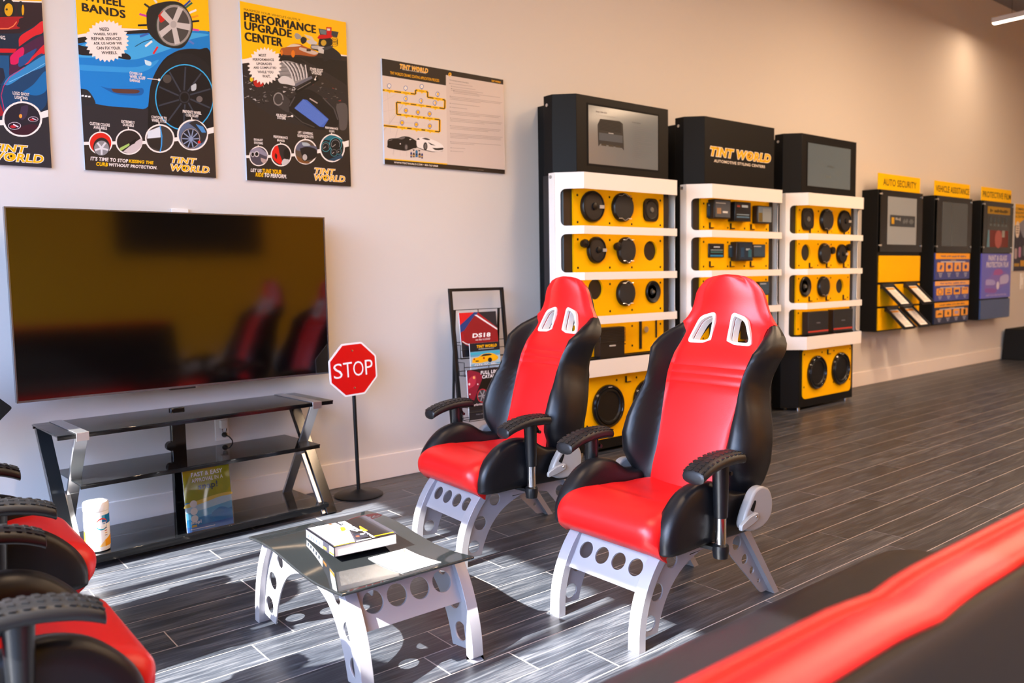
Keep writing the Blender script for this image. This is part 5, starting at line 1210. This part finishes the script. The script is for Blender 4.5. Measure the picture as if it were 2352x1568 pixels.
pr.curve([(1225, 110), (1260, 50), (1400, 12), (1520, 30), (1600, 140), (1610, 260), (1540, 390), (1440, 402), (1330, 360), (1240, 260)], '222124', 3); pr.disc(1458, 212, 152, '3a4238', 3.3, ry=180); pr.disc(1458, 212, 145, '9a938f', 3.5, ry=172); pr.disc(1458, 212, 128, '4a4644', 3.7, ry=152)
pr.curve([(1325, 130), (1370, 90), (1390, 150), (1345, 190)], 'c8221c', 3.9)
for k in range(5):
    a = 2*pi*k/5-1.15; pr.poly([(1452+20*cos(a-1.3), 205+22*sin(a-1.3)), (1458+136*cos(a-.17), 212+162*sin(a-.17)), (1458+136*cos(a+.17), 212+162*sin(a+.17)), (1452+20*cos(a+1.3), 205+22*sin(a+1.3))], 'c9c2be', 4.1)
pr.disc(1452, 205, 26, 'b0a9a6', 4.4, ry=30)
pr.star(895, 343, 186, 164, 30, WH, 5, ryk=.96)
for t, x0, yb, x1, yt in (('NEED', 838, 260, 916, 232), ('WHEEL SCUFF', 785, 297, 985, 275), ('REPAIR SERVICE?', 768, 337, 1018, 312), ('ASK US HOW WE', 785, 375, 1022, 351), ('CAN FIX YOUR', 810, 415, 1010, 391), ('WHEELS.', 852, 455, 985, 430)): pr.text_tilt(t, (x0, yb), (x1, yb), yb-yt, '2a2320', 6, .03)
for t, x0, yb, x1, yt in (('COVERS UP', 1085, 622, 1190, 612), ('WHEEL SCUFF', 1086, 653, 1216, 643), ('DAMAGE', 1087, 682, 1170, 668)): pr.text(t, (x0, yb), (x1, yt), WH, 6, .03)
pr.line((1232, 657), (1330, 668), 5, WH, 6); pr.disc(1332, 669, 11, WH, 6.3)
pr.poly([(690, 1190), (1500, 1150), (1790, 1060), (1830, 1500), (690, 1440)], '332a25', 3.9); pr.poly([(690, 1188), (1250, 1180), (1480, 1150), (1790, 1062), (1790, 1112), (1500, 1180), (1250, 1205), (690, 1214)], WH, 4.5)
bubble(pr, 842, 1198, 100, 96, 'd8241a', 18); pr.disc(850, 1230, 70, '2a2426', 5.6, ry=78); pr.disc(850, 1240, 62, '8d8a8c', 5.8, ry=62)
for k in range(5): a = k*1.257+.3; pr.line((850, 1240), (850+58*cos(a), 1240+56*sin(a)), 16, 'd9d6d8', 6)
bubble(pr, 1080, 1188, 114, 108, '2b2423', 18); pr.poly([(1000, 1240), (1090, 1195), (1080, 1220), (1010, 1265)], 'a8c86a', 5.8); pr.curve([(1030, 1270), (1100, 1215), (1185, 1160), (1180, 1230), (1100, 1285)], 'cdbfbd', 5.7); pr.poly([(1080, 1200), (1140, 1160), (1130, 1200), (1090, 1218)], '141214', 5.9)
bubble(pr, 1338, 1160, 124, 120, '3f3936', 18); pr.poly([(1238, 1100), (1340, 1060), (1345, 1150), (1232, 1160)], 'd9dfe6', 5.7); pr.poly([(1240, 1100), (1340, 1085), (1342, 1120), (1235, 1130)], '1a1a20', 5.9); pr.path([(1340, 1055), (1355, 1140), (1352, 1220), (1340, 1272)], 9, '3a9ade', 6.2); pr.poly([(1232, 1165), (1345, 1160), (1340, 1260), (1260, 1230)], '2a2422', 5.8)
bubble(pr, 1612, 1130, 130, 130, '5a6a88', 18); pr.curve([(1580, 1030), (1650, 1010), (1725, 1080), (1728, 1150), (1680, 1200), (1660, 1100)], '2a2a2e', 5.6); pr.poly([(1640, 1040), (1700, 1060), (1725, 1110), (1690, 1110)], '4a8ac8', 5.8); pr.disc(1595, 1160, 82, '1b1c26', 5.9, ry=88); pr.ring(1595, 1160, 74, 80, 'a8a0a0', 6, ryk=1.06)
for k in range(10): a = k*.628; pr.line((1600, 1165), (1595+70*cos(a), 1160+76*sin(a)), 9, '8a98b8', 6.2)
pr.disc(1668, 1190, 12, 'd8241a', 6.4)
for t, x0, yb, x1, yt in (('CUSTOM COLORS', 752, 1046, 918, 1036), ('AVAILABLE', 783, 1078, 893, 1062), ('EXTREMELY', 1017, 1028, 1128, 1016), ('DURABLE', 1029, 1055, 1120, 1042), ('CONTOURS TO', 1268, 990, 1395, 980), ('WHEEL STYLE', 1270, 1018, 1393, 1006), ('PREVENTS WHEEL', 1530, 945, 1685, 936), ('CURB SCUFF', 1556, 974, 1660, 963)): pr.text(t, (x0, yb), (x1, yt), WH, 6.4, .03)
pr.text("IT'S TIME TO STOP", (757, 1342), (1072, 1332), WH, 6, .035, .2); pr.text('KISSING THE', (1078, 1362), (1285, 1349), YP, 6, .035, .2); pr.text('CURB', (806, 1388), (902, 1362), YP, 6, .035, .2); pr.text('WITHOUT PROTECTION.', (912, 1392), (1314, 1392), WH, 6, .035, .2)
tw_logo(pr, (1432, 1362), (1645, 1328), (1432, 1430), (1750, 1395), (1540, 1405, 19)); pr.disc(1752, 1442, 3, WH, 8); finish(pr)

# performance upgrade center
pr = poster('poster', 'performance upgrade center poster with an engine bay', 1.6935, 1.7321, .6096, .9144, (520, 0, 3.5625), '2d2622')
pr.poly([(60, -60), (1000, -60), (990, 460), (900, 450), (700, 425), (430, 440), (110, 492)], YP, 1); pr.poly([(110, 488), (430, 436), (430, 478), (110, 522)], WH, 1.2); pr.poly([(900, 442), (990, 452), (990, 462), (900, 456)], WH, 1.2)
pr.text("MAXIMIZE YOUR VEHICLE'S OUTPUT", (143, 84), (605, 157), '3a2c10', 3, 0, 0); fat(pr, 'PERFORMANCE', (148, 165), (728, 209), '211b14'); fat(pr, 'UPGRADE', (151, 240), (530, 246), '211b14'); fat(pr, 'CENTER', (153, 330), (453, 314), '211b14')
pr.poly([(425, 460), (740, 470), (985, 500), (985, 720), (820, 620), (680, 520), (430, 500)], '1e1a19', 1.5); pr.curve([(590, 470), (760, 560), (985, 700), (985, 760), (780, 620)], '2a2524', 1.7)
pr.curve([(436, 425), (450, 395), (490, 385), (540, 360), (600, 360), (640, 380), (740, 425), (735, 455), (690, 462), (600, 450), (480, 450)], 'a85a2a', 3); pr.curve([(490, 385), (545, 360), (610, 372), (560, 382)], 'd9c8b4', 3.3); pr.disc(545, 440, 15, 'e07a1a', 3.6, ry=30); pr.disc(452, 430, 9, 'e07a1a', 3.6, ry=24); pr.curve([(600, 385), (740, 425), (735, 445), (690, 442), (600, 408)], 'cbb9ac', 3.5); pr.rect(655, 400, 690, 420, '4a3a32', 3.8)
pr.curve([(690, 375), (700, 365), (760, 370), (850, 380), (930, 440), (935, 490), (860, 480), (800, 500), (770, 430), (695, 400)], '222022', 3.2); pr.poly([(692, 372), (752, 372), (755, 405), (695, 396)], 'b9b4b0', 3.5); pr.poly([(750, 378), (800, 385), (795, 440), (752, 430)], 'cfc9c4', 3.6); pr.curve([(780, 395), (850, 375), (870, 385), (810, 410)], '3c3e44', 3.8)
pr.curve([(750, 365), (760, 320), (790, 300), (840, 300), (862, 330), (860, 370), (820, 380), (780, 378)], '1c1a1a', 3.4); pr.disc(795, 350, 22, 'c8a030', 3.7, ry=24); pr.poly([(755, 370), (760, 330), (780, 310), (775, 370)], 'd0cac4', 3.6); pr.poly([(835, 310), (858, 330), (862, 370), (842, 368)], 'd0cac4', 3.6)
pr.poly([(752, 232), (918, 262), (905, 308), (765, 285)], '3a3d42', 3); pr.poly([(760, 240), (820, 250), (815, 285), (770, 278)], '6a7a80', 3.2); pr.curve([(745, 305), (770, 285), (860, 290), (858, 308), (760, 318)], 'c8141c', 3.6); pr.poly([(815, 222), (860, 224), (858, 292), (822, 290)], 'c8141c', 3.8); pr.poly([(822, 232), (850, 234), (848, 252), (824, 250)], 'd8d8d4', 4)
for k in range(4): pr.ring(886, 325+13*k, 22, 27, '1c1a18', 3.2, ryk=.6)
pr.curve([(555, 290), (570, 270), (600, 285), (615, 310), (575, 322)], '9c9894', 3); pr.curve([(605, 320), (625, 300), (655, 315), (650, 345), (625, 360), (610, 345)], '2a2626', 3.1); pr.poly([(635, 280), (700, 300), (725, 340), (660, 310)], 'd6c8b0', 2.8); pr.curve([(650, 335), (690, 325), (740, 345), (730, 365), (680, 360)], 'cbc6c2', 3)
# engine bay
pr.curve([(125, 560), (300, 500), (450, 490), (640, 520), (700, 620), (740, 700), (980, 760), (985, 1000), (880, 1060), (500, 1000), (300, 900), (140, 760)], '2b2727', 1.4)
pr.curve([(430, 620), (440, 510), (520, 500), (620, 540), (660, 590), (655, 650), (560, 690), (500, 660)], '8e8a89', 2.2)
for k in range(6): pr.path([(455+38*k, 500+6*k), (500+30*k, 545+4*k), (530+25*k, 600), (548+22*k, 668-6*k)], 9, 'd3cfce', 2.6); pr.path([(475+38*k, 503+6*k), (520+30*k, 550+4*k), (545+25*k, 600), (565+21*k, 660-6*k)], 6, '3a3637', 2.5)
for k in range(4): pr.path([(440, 520+32*k), (520, 512+34*k), (640, 540+30*k)], 4, '5a5656', 2.4)
pr.curve([(420, 650), (470, 620), (540, 650), (560, 700), (500, 690), (440, 680)], 'd0ccca', 2.7); pr.path([(560, 700), (700, 630)], 22, '6a6a74', 2.4); pr.path([(565, 752), (750, 640)], 36, '121213', 2.8); pr.path([(580, 735), (690, 672)], 8, '6b6560', 3)
rr = random.Random(3)
for k in range(110):
    x = rr.uniform(140, 560); y = rr.uniform(620, 860)
    if y > 640+.55*(x-140)+150 or y < 600: continue
    pr.poly([(x+rr.uniform(-22, 22), y+rr.uniform(-12, 12)) for _ in range(3)], rr.choice(('8f8a88', '5a5554', '1b1819', 'b9b4b2', '3a3635', '706a68')), 2.2+rr.random()*.4)
for k in range(60):
    x = rr.uniform(720, 975); y = rr.uniform(680, 880)
    if y < 640+.4*(x-720): continue
    pr.poly([(x+rr.uniform(-16, 16), y+rr.uniform(-9, 9)) for _ in range(3)], rr.choice(('4a4442', '1b1819', '8a3028', '6a6462', '2c2828')), 2.0+rr.random()*.3)
pr.curve([(220, 640), (290, 660), (300, 700), (250, 712), (225, 690)], 'b3241c', 2.9); pr.disc(205, 648, 14, 'd8c020', 3, ry=20)
pr.curve([(390, 790), (430, 760), (500, 800), (530, 860), (510, 920), (450, 890), (400, 850)], '3c3838', 2.9); pr.ring(425, 810, 34, 42, '8a8684', 3.1, ryk=1.3)
pr.curve([(510, 860), (560, 780), (660, 730), (780, 790), (880, 880), (920, 980), (900, 1040), (820, 1062), (700, 1050), (580, 980), (520, 920)], '1a1819', 3.1); pr.path([(515, 870), (560, 790), (660, 740), (790, 800), (880, 890), (912, 980)], 10, '4a4648', 3.3); pr.path([(520, 915), (620, 1000), (720, 1040)], 8, '45413f', 3.3)
pr.poly([(555, 885), (625, 812), (660, 818), (836, 975), (795, 1040), (760, 1035)], '4468c0', 3.6)
for k in range(12): pr.line((560+6*k+2, 880-6*k+2), (768+5.5*k, 1034-5*k), 2.2, '6f92e0', 3.9)
pr.path([(680, 805), (745, 845)], 10, 'b8a8a4', 3.8); pr.curve([(920, 980), (900, 860), (985, 860), (985, 1040), (930, 1060)], '55504f', 2.4)
pr.star(312, 540, 142, 120, 28, WH, 5, ryk=1.10)
for t, x0, yb, x1, yt in (('MOST', 265, 463, 327, 441), ('PERFORMANCE', 217, 498, 390, 477), ('UPGRADES', 246, 532, 372, 511), ('ARE COMPLETED', 222, 563, 409, 544), ('WHILE YOU', 257, 600, 384, 578), ('WAIT.', 294, 635, 362, 612)): pr.text_tilt(t, (x0, yb), (x1, yb+2), yb-yt, '2a2320', 6, .03)
for t, x0, yb, x1, yt in (('POWER BOOST', 684, 578, 788, 567), ('UPGRADES', 698, 605, 776, 592), ('AIR INTAKE', 406, 948, 490, 938), ('SYSTEMS', 416, 972, 484, 956), ('EXHAUST', 225, 1150, 296, 1138), ('SYSTEMS', 226, 1176, 297, 1164), ('PERFORMANCE', 386, 1128, 500, 1118), ('BRAKES', 415, 1156, 475, 1144), ('LIFT / LOWERING', 585, 1092, 706, 1084), ('SUSPENSION KITS', 581, 1120, 710, 1111), ('PERFORMANCE', 808, 1052, 912, 1046), ('CHIPS', 840, 1080, 882, 1068)): pr.text(t, (x0, yb), (x1, yt), WH, 6.4, .03)
pr.line((735, 620), (727, 645), 4, WH, 6); pr.disc(725, 650, 8, WH, 6.3); pr.line((500, 956), (535, 950), 4, WH, 6); pr.disc(537, 950, 9, WH, 6.3)
pr.poly([(145, 1270), (600, 1250), (760, 1225), (1000, 1150), (1010, 1540), (150, 1490)], '2b2420', 3.9); pr.poly([(145, 1270), (380, 1268), (600, 1250), (760, 1220), (1000, 1148), (1000, 1198), (770, 1250), (600, 1275), (380, 1290), (145, 1293)], WH, 4.5)
bubble(pr, 264, 1277, 78, 82, '4a4450', 10); pr.curve([(195, 1230), (260, 1205), (325, 1250), (330, 1280), (250, 1250), (200, 1260)], '8d8798', 5.6); pr.disc(215, 1263, 16, 'b9b4b8', 5.8, ry=22); pr.disc(215, 1263, 11, '121214', 6, ry=16); pr.disc(247, 1260, 20, 'd8d2d2', 5.9, ry=24); pr.disc(247, 1260, 14, '121214', 6.1, ry=17); pr.curve([(280, 1290), (330, 1310), (310, 1335), (285, 1320)], 'b39a94', 5.8)
bubble(pr, 447, 1267, 86, 94, '2c2829', 10); pr.curve([(372, 1240), (395, 1200), (420, 1195), (435, 1260), (455, 1320), (440, 1345), (400, 1320), (372, 1280)], 'd81f16', 5.7); pr.curve([(400, 1250), (415, 1270), (410, 1300), (395, 1280)], '3a1512', 6); pr.curve([(450, 1330), (470, 1300), (515, 1310), (500, 1340), (460, 1352)], 'c9c4c2', 5.8); pr.disc(492, 1258, 26, '171516', 5.8, ry=45)
bubble(pr, 648, 1241, 95, 104, '57493c', 10); pr.curve([(570, 1200), (600, 1165), (650, 1165), (690, 1190), (735, 1200), (735, 1250), (650, 1240), (575, 1230)], '5d6074', 5.7); pr.curve([(615, 1165), (660, 1168), (685, 1190), (630, 1192)], 'a9b4b8', 5.9); pr.curve([(600, 1215), (660, 1200), (735, 1225), (730, 1290), (660, 1310), (620, 1280)], '1c1a1c', 5.8); pr.disc(643, 1287, 27, '141214', 6, ry=32); pr.disc(641, 1287, 19, 'b9b2ae', 6.2, ry=25); pr.curve([(565, 1270), (620, 1300), (680, 1330), (650, 1340), (590, 1320)], '7a4e28', 5.75)
bubble(pr, 865, 1211, 103, 116, '141a20', 10); pr.curve([(790, 1140), (850, 1105), (930, 1130), (950, 1160), (860, 1150)], '1f6a7a', 5.6); pr.poly([(830, 1310), (940, 1260), (950, 1290), (880, 1318)], '23445c', 5.7)
for cx, cy, r in ((812, 1200, 36), (892, 1182, 50), (880, 1245, 30), (920, 1238, 22)): pr.disc(cx, cy, r, '4fb6c4', 5.9, ry=r*1.15); pr.disc(cx, cy, r*.93, '12161b', 6.1, ry=r*1.08); pr.line((cx, cy), (cx-r*.5, cy+r*.4), 3, 'd8d0c8', 6.4); pr.ring(cx, cy, r*.66, r*.72, '8a8f92', 6.3, 150, 390, 16, 1.1)
pr.text('LET US', (197, 1405), (288, 1383), WH, 6, .035, .2); pr.text('TUNE YOUR', (294, 1415), (449, 1390), YP, 6, .035, .2); pr.text('RIDE', (238, 1444), (303, 1415), YP, 6, .035, .2); pr.text('TO PERFORM.', (311, 1449), (492, 1428), WH, 6, .035, .2)
tw_logo(pr, (722, 1418), (888, 1385), (720, 1475), (968, 1440), (803, 1453, 16)); pr.disc(970, 1484, 2.5, WH, 8); finish(pr)

# process chart
pr = poster('poster', 'wide white coating process chart with a yellow road diagram', 2.5287, 1.8758, .9106, .6066, (860, 120, 5.40625), 'ddd0c8')
K2 = '2a221c'
pr.poly([(70, 60), (1600, 330), (1600, 402), (888, 282), (888, 412), (70, 282)], K2, 1); pr.poly([(100, 1318), (905, 1382), (905, 1392), (1620, 1458), (1620, 1530), (100, 1400)], K2, 1); pr.poly([(100, 1312), (903, 1381), (903, 1394), (100, 1326)], YP, 1.3); pr.poly([(888, 282), (1600, 402), (1610, 1455), (905, 1388)], 'd6c7bf', .6)
for a, b in (((90, 620), (270, 520)), ((95, 740), (300, 700)), ((100, 980), (330, 650)), ((240, 1290), (250, 1120)), ((320, 1290), (310, 1080)), ((400, 1290), (400, 1080)), ((150, 380), (200, 1000)), ((90, 860), (500, 880))): pr.line(a, b, 3, 'cbbeb8', .9)
pr.path([(100, 985), (190, 880), (340, 680), (420, 500)], 12, 'cfc2bb', .85); pr.path([(230, 1270), (260, 1060), (330, 800)], 10, 'cfc2bb', .85)
logo_y = YP
pr.text('TINT WORLD', (316, 203), (664, 204), OR, 4, .03, .22, outline=('f3e4d2', .025)); pr.disc(537, 203, 12, OR, 4.5, ry=14); pr.disc(537, 203, 5, K2, 4.7); pr.text('AUTOMOTIVE STYLING CENTERS', (347, 219), (637, 256), 'e8dccf', 4, .02)
pr.text("TINT WORLD'S CERAMIC COATING APPLICATION PROCESS", (195, 272), (802, 335), OR, 4, .015)
pr.disc(937, 276, 19, OR, 4, ry=24); pr.poly([(925, 265), (945, 270), (930, 285)], K2, 4.4); pr.poly([(940, 280), (952, 285), (942, 296)], WH, 4.4); pr.text('TINT WORLD', (1453, 365), (1566, 362), OR, 4, .04, .2)
road = [[(90, 467), (510, 520), (510, 470), (660, 492), (660, 558), (875, 592), (872, 700), (275, 620)], [(275, 620), (278, 770), (810, 838), (808, 988), (105, 908)]]
for seg in road:
    pr.path(seg, 31, YP, 2)
    for (a, b) in zip(seg, seg[1:]): pr.line(a, b, 13, '2a2218', 2.3)
for x, y, w_ in ((186, 479, 60), (390, 506, 60), (587, 482, 55), (788, 578, 55), (390, 634, 60), (580, 661, 60), (755, 686, 50), (396, 785, 62), (541, 803, 60), (686, 822, 60), (345, 936, 60), (522, 956, 60), (690, 975, 60)):
    pr.poly([(x-w_, y-14-w_*.13), (x+w_, y-14+w_*.13), (x+w_, y+16+w_*.13), (x-w_, y+16-w_*.13)], YP, 2.6); pr.poly([(x-16, y+14), (x+16, y+16), (x+2, y+34)], YP, 2.5); pr.line((x-w_*.6, y-w_*.07), (x+w_*.6, y+w_*.07), 6, '5a4210', 2.9)
for x, y, f in ((183, 417, 0), (386, 445, 0), (586, 425, 0), (784, 520, .5), (387, 576, .5), (578, 602, .5), (750, 628, .4), (390, 723, 1), (539, 744, 1), (684, 764, 1), (343, 874, 1), (519, 896, 1), (687, 916, 1)):
    pr.poly([(x-18, y+14), (x+18, y+14), (x+2, y+40)], '5a6aa8', 3); pr.disc(x, y, 25, '5a6aa8', 3.2, ry=30); pr.disc(x, y, 19, 'f0ebe4', 3.4, ry=23)
    if f: pr.disc(x+(1-f)*6, y, 16*f+3, OR, 3.6, ry=20)
    else: pr.line((x, y-7), (x, y+7), 5, OR, 3.6)
pr.curve([(160, 1150), (165, 1090), (210, 1070), (290, 1065), (350, 1045), (420, 1048), (480, 1075), (525, 1110), (528, 1180), (480, 1195), (400, 1222), (330, 1218), (170, 1185)], '1d191a', 3); pr.curve([(290, 1072), (350, 1052), (380, 1060), (340, 1082)], '6a6464', 3.4); pr.disc(392, 1178, 24, '3a3638', 3.6, ry=42); pr.disc(394, 1178, 14, '7a7474', 3.8, ry=28); pr.disc(320, 1137, 8, 'e8e4e2', 3.8); pr.path([(170, 1100), (220, 1085)], 6, '8a8484', 3.5); pr.curve([(430, 1080), (460, 1078), (440, 1090)], 'd8d4d2', 3.6)
pr.curve([(520, 1090), (560, 1060), (640, 1060), (720, 1085), (800, 1120), (850, 1160), (855, 1215), (780, 1232), (700, 1225), (600, 1200), (530, 1170)], 'eee8e4', 3.2); pr.curve([(585, 1068), (640, 1062), (690, 1085), (650, 1090)], '4a4544', 3.6); pr.poly([(660, 1112), (760, 1160), (700, 1150)], '2a2626', 3.6); pr.disc(632, 1168, 26, '221f20', 3.7, ry=50); pr.disc(634, 1168, 15, '6f6a6a', 3.9, ry=33); pr.curve([(715, 1185), (780, 1190), (850, 1185), (845, 1210), (760, 1215)], '2a2626', 3.8); pr.curve([(520, 1085), (545, 1065), (560, 1085)], '1d191a', 3.7); pr.path([(530, 1180), (610, 1212), (720, 1236), (850, 1222)], 7, '2a2524', 3.1)
for x, y, w_, h_, c in ((456, 1275, 11, 62, '23306a'), (488, 1278, 13, 50, '3a3330'), (523, 1262, 14, 80, '2f6f9c'), (560, 1282, 14, 50, '3a3330'), (591, 1290, 11, 58, '23306a')): pr.rect(x-w_, y-h_/2, x+w_, y+h_/2, c, 3.4); pr.rect(x-w_*.8, y-4, x+w_*.8, y+14, 'c99a4a' if c != '2f6f9c' else '1d2a4c', 3.7); pr.rect(x-w_*.4, y-h_/2-10, x+w_*.4, y-h_/2, c, 3.4)
for x, y in ((485, 1215), (553, 1222)): pr.poly([(x-18, y-10), (x+14, y-6), (x+14, y+2), (x-2, y+14), (x-6, y)], '1f1c1c', 3.5)
pr.text('WWW.TINTWORLD.COM • 800-767-8468', (243, 1378), (787, 1402), WH, 4, .02); pr.text('©2020 TINT WORLD. ALL RIGHTS RESERVED.', (1172, 1452), (1358, 1462), 'b8aaa0', 4)
pr.text('TW Ceramic Coating Flow Chart:', (930, 352), (1170, 378), '3a302c', 3, .02)
rt = random.Random(11)
def para(x, y, n, L):
    pr.line((x, y), (x+12, y+2), 6, '5a4f4a', 3)
    for k in range(n):
        ll = L if k < n-1 else L*rt.uniform(.3, .9); yy = y+k*17.5
        x0 = x+18 if k == 0 else x
        pr.line((x0, yy+(x0-930)*.145*max(0, 1-(yy-330)/1500)+0), (x0+ll, yy+(x0+ll-930)*.145*max(.25, 1-(yy-330)/1500)), 4.2, 'a4958e', 3)
for x, y, n, L in ((930, 385, 1, 470), (950, 420, 1, 450), (950, 450, 2, 380), (980, 480, 2, 560), (935, 545, 3, 630), (935, 632, 1, 540), (935, 680, 1, 480), (935, 730, 3, 610), (938, 815, 3, 630), (938, 910, 3, 610), (940, 1005, 4, 630), (942, 1110, 2, 610), (945, 1185, 1, 460), (945, 1225, 1, 180)): para(x, y, n, L)
finish(pr)

# last poster at the right edge
pr = poster('poster', 'yellow and dark residential window poster past the wall units, cut by the right edge', 12.13, 1.155, .6096*1.02, .889, None, '2c2940')
w_, h_ = .62, .889
pr.crop = None; pr.O = Vector((12.13, -.0124, 1.155))
pr.poly([(0, h_), (w_, h_), (w_, .70), (.30, .66), (0, .60)], YP, 1); pr.poly([(.12, .62), (.40, .72), (w_, .72), (w_, .42), (.3, .45)], '8a8fa4', 1.3)
pr.text('COMMERCIAL', (.02, .805), (.42, .84), '3a3008', 3, .02); pr.text('RESIDENTIAL', (.02, .755), (.42, .79), '3a3008', 3, .02); pr.text('& CENTERS', (.02, .705), (.34, .74), '3a3008', 3, .02)
pr.disc(.10, .55, .075, WH, 3, ry=.11)
for i in range(4): pr.rect(.05, .50+.03*i, .15, .512+.03*i, '6a5f58', 4)
for i, c in enumerate(('b9a9b4', 'c08ab8', '6a7078', '9aa0b0')): pr.poly(rpoly([(.02+.14*i, .16+.02*i), (.11+.14*i, .16+.02*i), (.11+.14*i, .30+.02*i), (.02+.14*i, .30+.02*i)], .03), c, 3); pr.rect(.04+.14*i, .30+.02*i, .09+.14*i, .37+.02*i, '3a3a44', 3)
pr.rect(.02, .06, .20, .10, 'b8902a', 3); pr.rect(.24, .06, .5, .14, 'd8a01a', 3); finish(pr)
